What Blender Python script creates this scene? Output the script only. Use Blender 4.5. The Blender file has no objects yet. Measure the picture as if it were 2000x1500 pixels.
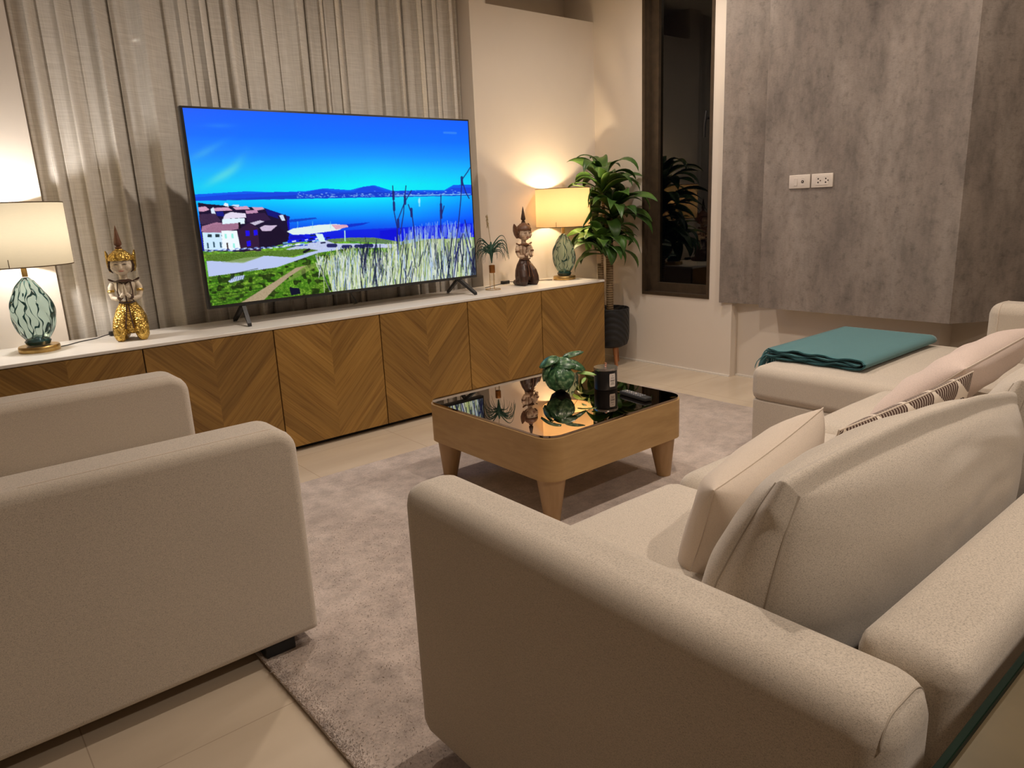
import bpy, bmesh, math, random
import numpy as np
from mathutils import Vector, Matrix, noise
random.seed(7)
C = bpy.context.scene
COL = C.collection
PI = math.pi

# ---------------------------------------------------------------- camera
def make_camera():
    x, y, z, yaw, pitch, roll, F = -3.7529, -3.4846, 1.2031, 0.6894, 0.2433, -0.0444, 1408.4
    cy, sy, cp, sp = math.cos(yaw), math.sin(yaw), math.cos(pitch), math.sin(pitch)
    f = Vector((sy*cp, cy*cp, -sp)); r = Vector((cy, -sy, 0)); u = r.cross(f)
    r2 = r*math.cos(roll) + u*math.sin(roll); u2 = -r*math.sin(roll) + u*math.cos(roll)
    m = Matrix((r2, u2, -f)).transposed().to_4x4(); m.translation = (x, y, z)
    cd = bpy.data.cameras.new('camera'); cd.sensor_width = 36; cd.lens = F/2000*36
    cd.clip_start = 0.02
    o = bpy.data.objects.new('camera', cd); COL.objects.link(o); o.matrix_world = m
    C.camera = o
make_camera()

# ---------------------------------------------------------------- world, exposure
w = bpy.data.worlds.new('night'); C.world = w; w.use_nodes = True
w.node_tree.nodes['Background'].inputs[0].default_value = (0.02, 0.025, 0.04, 1)
w.node_tree.nodes['Background'].inputs[1].default_value = 0.05
vs = C.view_settings
vs.view_transform = 'Standard'; vs.look = 'None'; vs.gamma = 1; vs.use_curve_mapping = False
vs.exposure = 0.0

# ---------------------------------------------------------------- ceiling downlights (positions of the lamps' own light)
ZC = 2.7
WARM = (1.0, 0.86, 0.735)
DOWN = [(-1.865, -2.225, 40, 'middle'), (-0.19, -0.63, 14, 'corner'), (-1.95, -0.62, 34, 'tv'), (-0.45, -2.2, 24, 'panel'),
        (-2.75, -4.2, 100, 'rear')]
def lamp_light(name, kind, loc, energy, color, **kw):
    ld = bpy.data.lights.new(name, kind); ld.energy = energy; ld.color = color
    for k, v in kw.items(): setattr(ld, k, v)
    o = bpy.data.objects.new(name, ld); COL.objects.link(o); o.location = loc
    return o

# ---------------------------------------------------------------- materials
def lin(c):
    return tuple(((v/255)/12.92 if v/255 <= 0.04045 else (((v/255)+0.055)/1.055)**2.4) for v in c)
class M:
    def __init__(s, name):
        s.m = bpy.data.materials.new(name); s.m.use_nodes = True
        s.t = s.m.node_tree; s.n = s.t.nodes; s.l = s.t.links
        s.b = s.n['Principled BSDF']; s.out = s.n['Material Output']
    def new(s, typ, **kw):
        n = s.n.new(typ)
        for k, v in kw.items():
            if hasattr(n, k): setattr(n, k, v)
            else: n.inputs[k].default_value = v
        return n
    def link(s, a, b): s.l.new(a, b)
    def set(s, **kw):
        for k, v in kw.items():
            k = k.replace('_', ' ')
            s.b.inputs[k].default_value = (*v, 1) if (isinstance(v, tuple) and len(v) == 3) else v
        return s
    def coord(s, scale=(1, 1, 1), rot=(0, 0, 0), loc=(0, 0, 0), kind='Object'):
        tc = s.new('ShaderNodeTexCoord'); mp = s.new('ShaderNodeMapping')
        mp.inputs['Scale'].default_value = scale; mp.inputs['Rotation'].default_value = rot; mp.inputs['Location'].default_value = loc
        s.link(tc.outputs[kind], mp.inputs['Vector']); return mp.outputs['Vector']
    def noise(s, vec, scale, detail=3, rough=0.5):
        n = s.new('ShaderNodeTexNoise'); n.inputs['Scale'].default_value = scale
        n.inputs['Detail'].default_value = detail; n.inputs['Roughness'].default_value = rough
        s.link(vec, n.inputs['Vector']); return n.outputs['Fac']
    def ramp(s, fac, stops):
        r = s.new('ShaderNodeValToRGB'); cr = r.color_ramp
        while len(cr.elements) < len(stops): cr.elements.new(0.5)
        for e, (p, c) in zip(cr.elements, stops): e.position = p; e.color = (*c, 1)
        s.link(fac, r.inputs['Fac']); return r.outputs['Color']
    def mix(s, a, b, fac, mode='MIX'):
        n = s.new('ShaderNodeMix', data_type='RGBA'); n.blend_type = mode
        for sock, v in ((n.inputs[6], a), (n.inputs[7], b), (n.inputs[0], fac)):
            if isinstance(v, (tuple, float, int)): sock.default_value = (*v, 1) if isinstance(v, tuple) else v
            else: s.link(v, sock)
        return n.outputs[2]
    def math(s, op, a, b=0.0, c=0.0):
        n = s.new('ShaderNodeMath', operation=op)
        for i, v in enumerate((a, b, c)):
            if isinstance(v, (int, float)): n.inputs[i].default_value = v
            else: s.link(v, n.inputs[i])
        return n.outputs[0]
    def col(s, c): s.link(c, s.b.inputs['Base Color'])
    def bump(s, h, strength=0.3, dist=0.002):
        n = s.new('ShaderNodeBump'); n.inputs['Strength'].default_value = strength; n.inputs['Distance'].default_value = dist
        s.link(h, n.inputs['Height']); s.link(n.outputs[0], s.b.inputs['Normal'])
def plain(name, c, rough=0.5, metal=0.0, var=0.06, scale=12, **kw):
    m = M(name); m.set(Roughness=rough, Metallic=metal, **kw)
    f = m.noise(m.coord(), scale)
    lo = tuple(v*(1-var) for v in c); hi = tuple(min(1, v*(1+var)) for v in c)
    m.col(m.ramp(f, [(0.3, lo), (0.7, hi)])); return m.m

def fabric(name, c, speck=0.16, big=0.05, sc=700, bump=0.12):
    m = M(name); m.set(Roughness=0.92, Sheen_Weight=0.25, Sheen_Roughness=0.5)
    m.b.inputs['Specular IOR Level'].default_value = 0.15
    v = m.coord()
    v1 = m.coord(scale=(1, 1, 3.5)); v2 = m.coord(scale=(3.0, 3.0, 1))
    f1 = m.noise(v1, sc*0.55, 2); f2 = m.noise(v2, sc*0.6, 2)
    w_ = m.math('ADD', m.math('MULTIPLY', f1, 0.5), m.math('MULTIPLY', f2, 0.5))
    lo = tuple(x*(1-speck*1.9) for x in c); hi = tuple(min(1, x*(1+speck)) for x in c)
    cc = m.ramp(w_, [(0.36, lo), (0.47, c), (0.62, hi)])
    f3 = m.noise(v, 4, 2)
    cc = m.mix(cc, m.ramp(f3, [(0.3, (1-big,)*3), (0.7, (1.0,)*3)]), 1.0, 'MULTIPLY')
    m.col(cc); m.bump(w_, bump, 0.0008); return m.m

MT = {}
MT['linen'] = fabric('linen', (0.56, 0.49, 0.405), speck=0.2)
MT['linen_light'] = fabric('linen_light', (0.66, 0.56, 0.46), speck=0.07)
MT['pink_knit'] = fabric('pink_knit', (0.66, 0.53, 0.46), speck=0.1, sc=420, bump=0.3)
MT['seam'] = fabric('seam_linen', (0.43, 0.37, 0.3), speck=0.1)
MT['gold_seam'] = plain('seam_thread', (0.40, 0.34, 0.27), 0.9)
MT['wall'] = plain('wall_paint', (0.74, 0.665, 0.58), 0.85, var=0.02, scale=3)
MT['ceil'] = plain('ceiling_paint', (0.82, 0.76, 0.68), 0.9, var=0.01, scale=3)
MT['white_trim'] = plain('white_trim', (0.8, 0.76, 0.7), 0.5, var=0.01)
MT['top_white'] = plain('matte_white_laminate', (0.76, 0.72, 0.66), 0.38, var=0.02, scale=5)
MT['edge_beige'] = plain('cabinet_side', (0.62, 0.5, 0.36), 0.5)
MT['black'] = plain('black_plastic', (0.012, 0.012, 0.013), 0.35, var=0.2)
MT['black_soft'] = plain('black_rubber', (0.01, 0.01, 0.01), 0.7, var=0.2)
MT['bronze'] = plain('bronze_aluminium', (0.085, 0.060, 0.038), 0.42, 0.4, var=0.15, scale=20)
MT['brass'] = plain('brushed_brass', (0.55, 0.37, 0.14), 0.32, 1.0, var=0.2, scale=30)
MT['dark_brass'] = plain('aged_brass', (0.12, 0.08, 0.04), 0.5, 0.6)
MT['pot_black'] = None
MT['cream_skin'] = plain('painted_cream', (0.70, 0.60, 0.46), 0.5, var=0.12, scale=40)
MT['aged_skin'] = plain('aged_wood_skin', (0.60, 0.44, 0.31), 0.5, var=0.25, scale=45)
MT['dark_wood'] = plain('dark_carved_wood', (0.055, 0.026, 0.017), 0.38, var=0.35, scale=40)
MT['mid_wood'] = plain('brown_carved_wood', (0.16, 0.07, 0.035), 0.45, var=0.3, scale=50)
MT['red'] = plain('painted_red_lip', (0.42, 0.09, 0.06), 0.5)
MT['line_dark'] = plain('painted_dark_line', (0.03, 0.018, 0.012), 0.5)
MT['teal'] = fabric('teal_wool', (0.07, 0.195, 0.21), speck=0.1)
MT['white_plastic'] = plain('white_plastic', (0.72, 0.64, 0.56), 0.35, var=0.02)
MT['leg_wood'] = plain('orange_beech', (0.40, 0.16, 0.06), 0.45, var=0.15, scale=30)
MT['soil'] = plain('soil', (0.03, 0.02, 0.012), 0.95, var=0.4, scale=60)
MT['paper'] = plain('paper_label', (0.72, 0.66, 0.6), 0.7, var=0.03)
MT['ink'] = plain('printed_ink', (0.12, 0.1, 0.09), 0.7)
MT['rose_gold'] = plain('rose_gold', (0.75, 0.42, 0.3), 0.25, 1.0)

def gold_leaf():
    m = M('gold_leaf'); m.set(Roughness=0.33, Metallic=0.85)
    v = m.new('ShaderNodeTexVoronoi'); v.inputs['Scale'].default_value = 120; m.link(m.coord(), v.inputs['Vector'])
    f = m.noise(m.coord(), 70, 4)
    c = m.ramp(f, [(0.3, (0.16, 0.09, 0.02)), (0.48, (0.62, 0.40, 0.09)), (0.75, (0.85, 0.62, 0.2))])
    m.col(c); m.bump(v.outputs['Distance'], 0.9, 0.004); return m.m
MT['gold'] = gold_leaf()

def stucco_noise_pot():
    m = M('black_textured_ceramic'); m.set(Roughness=0.55)
    m.b.inputs['Base Color'].default_value = (0.014, 0.015, 0.018, 1)
    v = m.coord(rot=(0, 0, 0))
    w_ = m.new('ShaderNodeTexWave'); w_.inputs['Scale'].default_value = 14; w_.inputs['Distortion'].default_value = 0
    w_.bands_direction = 'DIAGONAL'; m.link(v, w_.inputs['Vector'])
    f = w_.outputs['Fac']; m.bump(f, 0.8, 0.006)
    m.col(m.ramp(f, [(0.2, (0.007, 0.008, 0.010)), (0.8, (0.014, 0.015, 0.019))])); return m.m
MT['pot_black'] = stucco_noise_pot()

def concrete():
    m = M('concrete_laminate'); m.set(Roughness=0.62)
    v = m.coord(); vs_ = m.coord(scale=(1, 1, 0.35)); vh = m.coord(scale=(1, 1, 3.2))
    a = m.noise(vs_, 4.5, 5, 0.6); b = m.noise(v, 22, 6, 0.7); c = m.noise(vh, 60, 4, 0.7)
    base = m.ramp(a, [(0.3, (0.18, 0.15, 0.13)), (0.5, (0.25, 0.21, 0.18)), (0.72, (0.32, 0.275, 0.24))])
    e = m.noise(vs_, 11, 6, 0.65)
    base = m.mix(base, m.ramp(e, [(0.34, (0.70,)*3), (0.5, (1.0,)*3), (0.66, (1.18, 1.16, 1.15))]), 0.8, 'MULTIPLY')
    base = m.mix(base, m.ramp(b, [(0.34, (0.62,)*3), (0.46, (1.0,)*3), (0.68, (1.15,)*3)]), 0.6, 'MULTIPLY')
    base = m.mix(base, m.ramp(c, [(0.32, (0.78,)*3), (0.5, (1.0,)*3), (0.7, (1.14,)*3)]), 0.6, 'MULTIPLY')
    p = m.new('ShaderNodeTexVoronoi'); p.inputs['Scale'].default_value = 9; m.link(v, p.inputs['Vector'])
    base = m.mix(base, m.ramp(p.outputs['Distance'], [(0.02, (0.3,)*3), (0.06, (1.0,)*3)]), 0.5, 'MULTIPLY')
    m.col(base); m.bump(b, 0.12, 0.003); return m.m
MT['concrete'] = concrete()

def floor_mat():
    m = M('polished_beige_tile'); m.set(Roughness=0.22)
    m.b.inputs['Specular IOR Level'].default_value = 0.45
    v = m.coord(); sx = m.new('ShaderNodeSeparateXYZ'); m.link(v, sx.inputs[0])
    def joint(o, off):
        a = m.math('ADD', o, off); f = m.math('FRACT', m.math('DIVIDE', a, 0.6))
        d = m.math('ABSOLUTE', m.math('SUBTRACT', f, 0.5)); return m.math('GREATER_THAN', d, 0.4978)
    j = m.math('MAXIMUM', joint(sx.outputs['X'], 60+1.83), joint(sx.outputs['Y'], 60+1.88))
    n1 = m.noise(m.coord(scale=(0.5, 2, 1)), 3, 4); n2 = m.noise(v, 1.2, 2)
    c = m.ramp(n1, [(0.3, (0.53, 0.435, 0.325)), (0.7, (0.61, 0.51, 0.39))])
    c = m.mix(c, (0.40, 0.32, 0.235), j); m.col(c); return m.m
MT['floor'] = floor_mat()

def rug_mat():
    m = M('beige_pile_rug'); m.set(Roughness=1.0, Sheen_Weight=0.4)
    m.b.inputs['Specular IOR Level'].default_value = 0.05
    v = m.coord(); a = m.noise(v, 2.6, 4, 0.6); b = m.noise(v, 130, 4, 0.8); d = m.noise(v, 16, 4, 0.7)
    c = m.ramp(a, [(0.34, (0.43, 0.35, 0.30)), (0.52, (0.53, 0.44, 0.38)), (0.7, (0.60, 0.51, 0.45))])
    c = m.mix(c, m.ramp(b, [(0.34, (0.72,)*3), (0.5, (1.0,)*3), (0.7, (1.15,)*3)]), 0.8, 'MULTIPLY')
    c = m.mix(c, m.ramp(d, [(0.34, (0.74,)*3), (0.6, (1.06,)*3)]), 0.9, 'MULTIPLY')
    m.col(c)
    m.bump(b, 0.5, 0.003); return m.m
MT['rug'] = rug_mat()

def wood(name, c1, c2, axis=(1, 1, 12), sc=6, rough=0.4):
    m = M(name); m.set(Roughness=rough)
    v = m.coord(scale=axis); a = m.noise(v, sc, 4, 0.6)
    m.col(m.ramp(a, [(0.3, c1), (0.7, c2)])); return m.m
MT['oak'] = wood('pale_birch', (0.40, 0.245, 0.095), (0.50, 0.32, 0.135), (1.2, 1.2, 7), 5, 0.42)
MT['oak_leg'] = wood('pale_birch_leg', (0.38, 0.23, 0.10), (0.46, 0.29, 0.14), (8, 8, 1), 5, 0.45)
MT['veneer'] = wood('beige_tabletop', (0.10, 0.072, 0.040), (0.18, 0.13, 0.075), (5.5, 0.5, 1), 1.6, 0.3)

def chevron(seed, dark=1.0):
    # V-shaped planks meeting on the door's centre line; object origin = bottom centre of the door
    m = M('chevron_oak_veneer'); m.set(Roughness=0.42)
    tc = m.new('ShaderNodeTexCoord'); sx = m.new('ShaderNodeSeparateXYZ'); m.link(tc.outputs['Object'], sx.inputs[0])
    ax = m.math('ABSOLUTE', sx.outputs['X']); side = m.math('GREATER_THAN', sx.outputs['X'], 0)
    s_ = m.math('SUBTRACT', sx.outputs['Z'], m.math('MULTIPLY', ax, 1.02))
    t_ = m.math('ADD', sx.outputs['Z'], m.math('MULTIPLY', ax, 0.98))
    strip = m.math('FLOOR', m.math('DIVIDE', m.math('ADD', s_, 3.0+seed*0.037), 0.085))
    key = m.math('ADD', m.math('MULTIPLY', strip, 1.37), m.math('MULTIPLY', side, 5.31))
    cb = m.new('ShaderNodeCombineXYZ'); m.link(key, cb.inputs[0]); cb.inputs[1].default_value = seed*2.3
    wn = m.new('ShaderNodeTexWhiteNoise'); wn.noise_dimensions = '2D'; m.link(cb.outputs[0], wn.inputs['Vector'])
    g = m.new('ShaderNodeCombineXYZ')
    m.link(m.math('MULTIPLY', s_, 70.0), g.inputs[0]); m.link(m.math('MULTIPLY', t_, 2.2), g.inputs[1]); m.link(m.math('MULTIPLY', key, 3.1), g.inputs[2])
    n = m.new('ShaderNodeTexNoise'); n.inputs['Scale'].default_value = 1.0; n.inputs['Detail'].default_value = 4; n.inputs['Distortion'].default_value = 0.6
    m.link(g.outputs[0], n.inputs['Vector'])
    k = dark
    c = m.ramp(n.outputs['Fac'], [(0.28, (0.20*k, 0.098*k, 0.020*k)), (0.5, (0.29*k, 0.155*k, 0.034*k)), (0.72, (0.345*k, 0.195*k, 0.047*k))])
    c = m.mix(c, m.ramp(wn.outputs['Value'], [(0.0, (0.74, 0.72, 0.7)), (1.0, (1.12, 1.12, 1.12))]), 1.0, 'MULTIPLY')
    m.col(c); return m.m

def curtain_mat():
    m = M('sheer_linen_curtain')
    v1 = m.coord(scale=(1, 1, 30)); v2 = m.coord(scale=(30, 30, 1))
    f = m.math('ADD', m.math('MULTIPLY', m.noise(v1, 9, 3), 0.6), m.math('MULTIPLY', m.noise(v2, 9, 2), 0.4))
    c = m.ramp(f, [(0.35, (0.80, 0.75, 0.67)), (0.65, (0.92, 0.875, 0.80))])
    d = m.new('ShaderNodeBsdfDiffuse'); m.link(c, d.inputs[0])
    tl = m.new('ShaderNodeBsdfTranslucent'); m.link(c, tl.inputs[0])
    tp = m.new('ShaderNodeBsdfTransparent')
    a = m.new('ShaderNodeMixShader'); a.inputs[0].default_value = 0.18; m.link(d.outputs[0], a.inputs[1]); m.link(tl.outputs[0], a.inputs[2])
    b = m.new('ShaderNodeMixShader'); m.link(m.ramp(f, [(0.3, (0.20,)*3), (0.6, (0.08,)*3)]), b.inputs[0])
    m.link(a.outputs[0], b.inputs[1]); m.link(tp.outputs[0], b.inputs[2]); m.link(b.outputs[0], m.out.inputs['Surface'])
    return m.m
MT['curtain'] = curtain_mat()

def shade_mat(name, c, tl=0.5):
    m = M(name)
    f = m.noise(m.coord(scale=(1, 1, 20)), 60, 2)
    cc = m.ramp(f, [(0.3, tuple(x*0.96 for x in c)), (0.7, c)])
    d = m.new('ShaderNodeBsdfDiffuse'); m.link(m.mix(cc, (0.5, 0.5, 0.5), 1.0, 'MULTIPLY'), d.inputs[0]); t = m.new('ShaderNodeBsdfTranslucent'); m.link(cc, t.inputs[0])
    a = m.new('ShaderNodeMixShader'); a.inputs[0].default_value = tl; m.link(d.outputs[0], a.inputs[1]); m.link(t.outputs[0], a.inputs[2])
    m.link(a.outputs[0], m.out.inputs['Surface']); return m.m
MT['shade_r'] = shade_mat('warm_fabric_shade', (0.92, 0.66, 0.38), 0.185)
MT['shade_l'] = shade_mat('cream_fabric_shade', (0.84, 0.73, 0.52), 0.115)

def glass(name, c, rough=0.0, ior=1.45):
    m = M(name); m.set(Roughness=rough, IOR=ior, Transmission_Weight=1.0); m.b.inputs['Base Color'].default_value = (*c, 1)
    return m.m
def pane(name, tint=(0.9, 0.93, 0.9), ior=1.5):
    m = M(name); t = m.new('ShaderNodeBsdfTransparent'); t.inputs[0].default_value = (*tint, 1)
    g = m.new('ShaderNodeBsdfGlossy'); g.inputs['Roughness'].default_value = 0.0
    fr = m.new('ShaderNodeFresnel'); fr.inputs[0].default_value = ior
    ge = m.new('ShaderNodeNewGeometry'); k = m.math('MULTIPLY', fr.outputs[0], m.math('SUBTRACT', 1.0, ge.outputs['Backfacing']))
    x = m.new('ShaderNodeMixShader'); m.link(k, x.inputs[0]); m.link(t.outputs[0], x.inputs[1]); m.link(g.outputs[0], x.inputs[2])
    m.link(x.outputs[0], m.out.inputs['Surface']); return m.m
MT['pane'] = pane('window_glass', (0.55, 0.58, 0.55), 1.6)
MT['clear'] = pane('clear_thin_glass', (0.96, 0.97, 0.96), 1.45)
MT['teal_glass'] = glass('teal_art_glass', (0.44, 0.62, 0.61), 0.03, 1.22)
MT['teal_core'] = plain('dark_teal_glass', (0.012, 0.045, 0.045), 0.08, var=0.3)
MT['vein'] = plain('dark_teal_vein', (0.05, 0.13, 0.13), 0.08, var=0.3)
MT['green_edge'] = plain('dark_green_glass_edge', (0.003, 0.013, 0.006), 0.6, var=0.2, **{'Specular_IOR_Level': 0.1})
MT['top_glass'] = pane('tabletop_glass', (0.95, 0.96, 0.94), 1.45)
def mirror_black():
    m = M('bronze_mirror_glass'); m.set(Roughness=0.012, Metallic=1.0)
    m.b.inputs['Base Color'].default_value = (0.42, 0.345, 0.285, 1); return m.m
MT['mirror'] = mirror_black()

def leaf_mat(name, c1, c2, c3, scale=9, rough=0.32, stretch=(1, 1, 1)):
    m = M(name); m.set(Roughness=rough)
    f = m.noise(m.coord(scale=stretch), scale, 3)
    m.col(m.ramp(f, [(0.3, c1), (0.5, c2), (0.72, c3)])); 
    m.b.inputs['Subsurface Weight'].default_value = 0.0
    return m.m
MT['leaf'] = leaf_mat('dracaena_leaf', (0.020, 0.055, 0.010), (0.045, 0.11, 0.018), (0.10, 0.20, 0.03), 6, 0.42)
MT['leaf_small'] = leaf_mat('variegated_leaf', (0.010, 0.045, 0.016), (0.035, 0.11, 0.04), (0.22, 0.34, 0.18), 55, 0.3, (1, 1, 1))
MT['leaf_lime'] = leaf_mat('lime_leaf', (0.16, 0.30, 0.05), (0.24, 0.40, 0.09), (0.34, 0.50, 0.16), 20)
MT['air_leaf'] = leaf_mat('air_plant_leaf', (0.012, 0.045, 0.028), (0.02, 0.07, 0.045), (0.05, 0.12, 0.075), 30, 0.5)
MT['dry_stalk'] = plain('dry_flower_stalk', (0.42, 0.32, 0.18), 0.8, var=0.2, scale=60)
MT['amber'] = plain('amber_copper_band', (0.30, 0.12, 0.03), 0.3, 0.7, var=0.3, scale=40)
def cane():
    m = M('ringed_cane'); m.set(Roughness=0.75)
    wv = m.new('ShaderNodeTexWave'); wv.bands_direction = 'Z'; wv.inputs['Scale'].default_value = 18; wv.inputs['Distortion'].default_value = 1.5
    m.link(m.coord(), wv.inputs['Vector']); f = wv.outputs['Fac']
    m.col(m.ramp(f, [(0.2, (0.16, 0.10, 0.045)), (0.8, (0.33, 0.23, 0.12))])); m.bump(f, 0.5, 0.004); return m.m
MT['cane'] = cane()
def emis(name, c, s):
    m = M(name); m.b.inputs['Base Color'].default_value = (*c, 1)
    m.b.inputs['Emission Color'].default_value = (*c, 1); m.b.inputs['Emission Strength'].default_value = s; return m.m
MT['glow'] = emis('downlight_lens', WARM, 900)
def screen_mat():
    m = M('tv_screen'); m.set(Roughness=0.35); m.b.inputs['Specular IOR Level'].default_value = 0.15; m.b.inputs['Base Color'].default_value = (0.004, 0.004, 0.005, 1)
    a = m.new('ShaderNodeVertexColor'); a.layer_name = 'picture'
    m.link(a.outputs['Color'], m.b.inputs['Emission Color']); m.b.inputs['Emission Strength'].default_value = 1.0
    return m.m
MT['screen'] = screen_mat()
def leafprint():
    # cream cotton printed with brown striped leaf shapes
    m = M('leaf_print_cotton'); m.set(Roughness=0.9)
    v = m.coord(scale=(1, 1, 1), rot=(0, 0, 0)); sx = m.new('ShaderNodeSeparateXYZ'); m.link(v, sx.inputs[0])
    X_, Z_ = sx.outputs['X'], sx.outputs['Y']
    cx, cz = 0.15, 0.080
    row = m.math('FLOOR', m.math('DIVIDE', m.math('ADD', Z_, 5.0), cz))
    off = m.math('MULTIPLY', m.math('MODULO', row, 2.0), cx*0.5)
    fx = m.math('SUBTRACT', m.math('FRACT', m.math('DIVIDE', m.math('ADD', m.math('ADD', X_, 5.0), off), cx)), 0.5)
    fz = m.math('SUBTRACT', m.math('FRACT', m.math('DIVIDE', m.math('ADD', Z_, 5.0), cz)), 0.5)
    # leaf: |z| < 0.42*(1-(2x)^2)
    lim = m.math('MULTIPLY', m.math('SUBTRACT', 1.0, m.math('POWER', m.math('ABSOLUTE', m.math('MULTIPLY', fx, 2.05)), 2.0)), 0.50)
    az = m.math('ABSOLUTE', fz)
    inside = m.math('LESS_THAN', az, lim)
    vein = m.math('GREATER_THAN', az, 0.015)
    st = m.math('FRACT', m.math('MULTIPLY', m.math('ADD', fx, m.math('MULTIPLY', az, 0.9)), 11.0))
    stripe = m.math('GREATER_THAN', st, 0.2)
    k = m.math('MULTIPLY', m.math('MULTIPLY', inside, stripe), vein)
    m.col(m.mix((0.72, 0.63, 0.53), (0.075, 0.038, 0.026), k)); return m.m
MT['leafprint'] = leafprint()

# ---------------------------------------------------------------- mesh helpers
def to_obj(name, bm, mat, parent=None, smooth=True, loc=None, angle=40):
    me = bpy.data.meshes.new(name); bm.normal_update(); bm.to_mesh(me); bm.free()
    for m in (mat if isinstance(mat, (list, tuple)) else [mat]): me.materials.append(m)
    if smooth:
        for p in me.polygons: p.use_smooth = True
        try: me.set_sharp_from_angle(angle=math.radians(angle))
        except Exception: pass
    o = bpy.data.objects.new(name, me); COL.objects.link(o)
    if parent is not None: o.parent = parent
    if loc is not None: o.location = loc
    return o
def tag(o, label=None, cat=None, group=None, kind=None):
    if label: o['label'] = label
    if cat: o['category'] = cat
    if group: o['group'] = group
    if kind: o['kind'] = kind
    return o
def thing(name, loc, label, cat, group=None, rz=0.0):
    o = bpy.data.objects.new(name, None); COL.objects.link(o); o.location = loc; o.rotation_euler = (0, 0, rz)
    o.empty_display_size = 0.05
    return tag(o, label, cat, group)
def structure(name, bm, mat, smooth=False): return tag(to_obj(name, bm, mat, smooth=smooth), kind='structure')
def box(bm, x0, x1, y0, y1, z0, z1, bev=0.0, seg=3, mi=0):
    vs_ = [bm.verts.new(p) for p in ((x0, y0, z0), (x1, y0, z0), (x1, y1, z0), (x0, y1, z0), (x0, y0, z1), (x1, y0, z1), (x1, y1, z1), (x0, y1, z1))]
    fs = [bm.faces.new([vs_[i] for i in f]) for f in ((0, 3, 2, 1), (4, 5, 6, 7), (0, 1, 5, 4), (1, 2, 6, 5), (2, 3, 7, 6), (3, 0, 4, 7))]
    for f in fs: f.material_index = mi
    if bev:
        es = list({e for f in fs for e in f.edges})
        bmesh.ops.bevel(bm, geom=es, offset=bev, segments=seg, profile=0.5, affect='EDGES')
    return bm
def B(*a, **k): return box(bmesh.new(), *a, **k)
def frames(pts):
    pts = [Vector(p) for p in pts]; out = []; up = None
    for i in range(len(pts)):
        t = (pts[min(i+1, len(pts)-1)] - pts[max(i-1, 0)]).normalized()
        if up is None:
            up = Vector((0, 0, 1)) if abs(t.z) < 0.9 else Vector((1, 0, 0))
        n = (up - t*up.dot(t))
        if n.length < 1e-5: n = Vector((1, 0, 0)) - t*t.x
        n.normalize(); b = t.cross(n); up = n; out.append((pts[i], n, b))
    return out
def tube(bm, pts, r, seg=8, caps=True, flat=1.0, mi=0, closed=False):
    rs = r if isinstance(r, (list, tuple)) else [r]*len(pts)
    rings = []
    for (p, n, b), rr in zip(frames(pts), rs):
        rings.append([bm.verts.new(p + n*math.cos(a)*rr + b*math.sin(a)*rr*flat) for a in [2*PI*k/seg for k in range(seg)]])
    m = len(rings)
    for i in range(m if closed else m-1):
        for k in range(seg):
            f = bm.faces.new((rings[i][k], rings[i][(k+1) % seg], rings[(i+1) % m][(k+1) % seg], rings[(i+1) % m][k])); f.material_index = mi
    if caps and not closed:
        for rg in (rings[0][::-1], rings[-1]):
            f = bm.faces.new(rg); f.material_index = mi
    return bm
def lathe(bm, prof, seg=32, cx=0, cy=0, cap=True, fn=None, mi=0):
    rings = []
    for (r, z) in prof:
        ring = []
        for k in range(seg):
            a = 2*PI*k/seg; rr = r if fn is None else fn(r, z, a)
            ring.append(bm.verts.new((cx + rr*math.cos(a), cy + rr*math.sin(a), z)))
        rings.append(ring)
    for i in range(len(rings)-1):
        for k in range(seg):
            f = bm.faces.new((rings[i][k], rings[i][(k+1) % seg], rings[i+1][(k+1) % seg], rings[i+1][k])); f.material_index = mi
    if cap:
        if prof[0][0] > 1e-4: bm.faces.new(rings[0][::-1]).material_index = mi
        if prof[-1][0] > 1e-4: bm.faces.new(rings[-1]).material_index = mi
    return bm
def prism(bm, pts, z0, z1, bev=0, seg=2):
    a = [bm.verts.new((x, y, z0)) for x, y in pts]; b = [bm.verts.new((x, y, z1)) for x, y in pts]
    fs = [bm.faces.new(a[::-1]), bm.faces.new(b)]
    n = len(pts)
    for i in range(n): bm.faces.new((a[i], a[(i+1) % n], b[(i+1) % n], b[i]))
    if bev:
        es = list({e for f in fs for e in f.edges})
        bmesh.ops.bevel(bm, geom=es, offset=bev, segments=seg, profile=0.5, affect='EDGES')
    return bm
def rrect(x0, x1, y0, y1, r, n=8):
    pts = []
    for cx, cy, a0 in ((x1-r, y1-r, 0), (x0+r, y1-r, PI/2), (x0+r, y0+r, PI), (x1-r, y0+r, 1.5*PI)):
        for k in range(n+1):
            a = a0 + PI/2*k/n; pts.append((cx+r*math.cos(a), cy+r*math.sin(a)))
    return pts
def loft(bm, secs, seg=16, caps=True, mi=0):
    """sections: (centre, rx, ry, optional axisX, axisY)"""
    rings = []
    for s in secs:
        c = Vector(s[0]); rx, ry = s[1], s[2]
        ax = Vector(s[3]) if len(s) > 3 else Vector((1, 0, 0)); ay = Vector(s[4]) if len(s) > 4 else Vector((0, 1, 0))
        rings.append([bm.verts.new(c + ax*rx*math.cos(2*PI*k/seg) + ay*ry*math.sin(2*PI*k/seg)) for k in range(seg)])
    for i in range(len(rings)-1):
        for k in range(seg):
            bm.faces.new((rings[i][k], rings[i][(k+1) % seg], rings[i+1][(k+1) % seg], rings[i+1][k])).material_index = mi
    if caps:
        bm.faces.new(rings[0][::-1]).material_index = mi; bm.faces.new(rings[-1]).material_index = mi
    return bm
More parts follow.
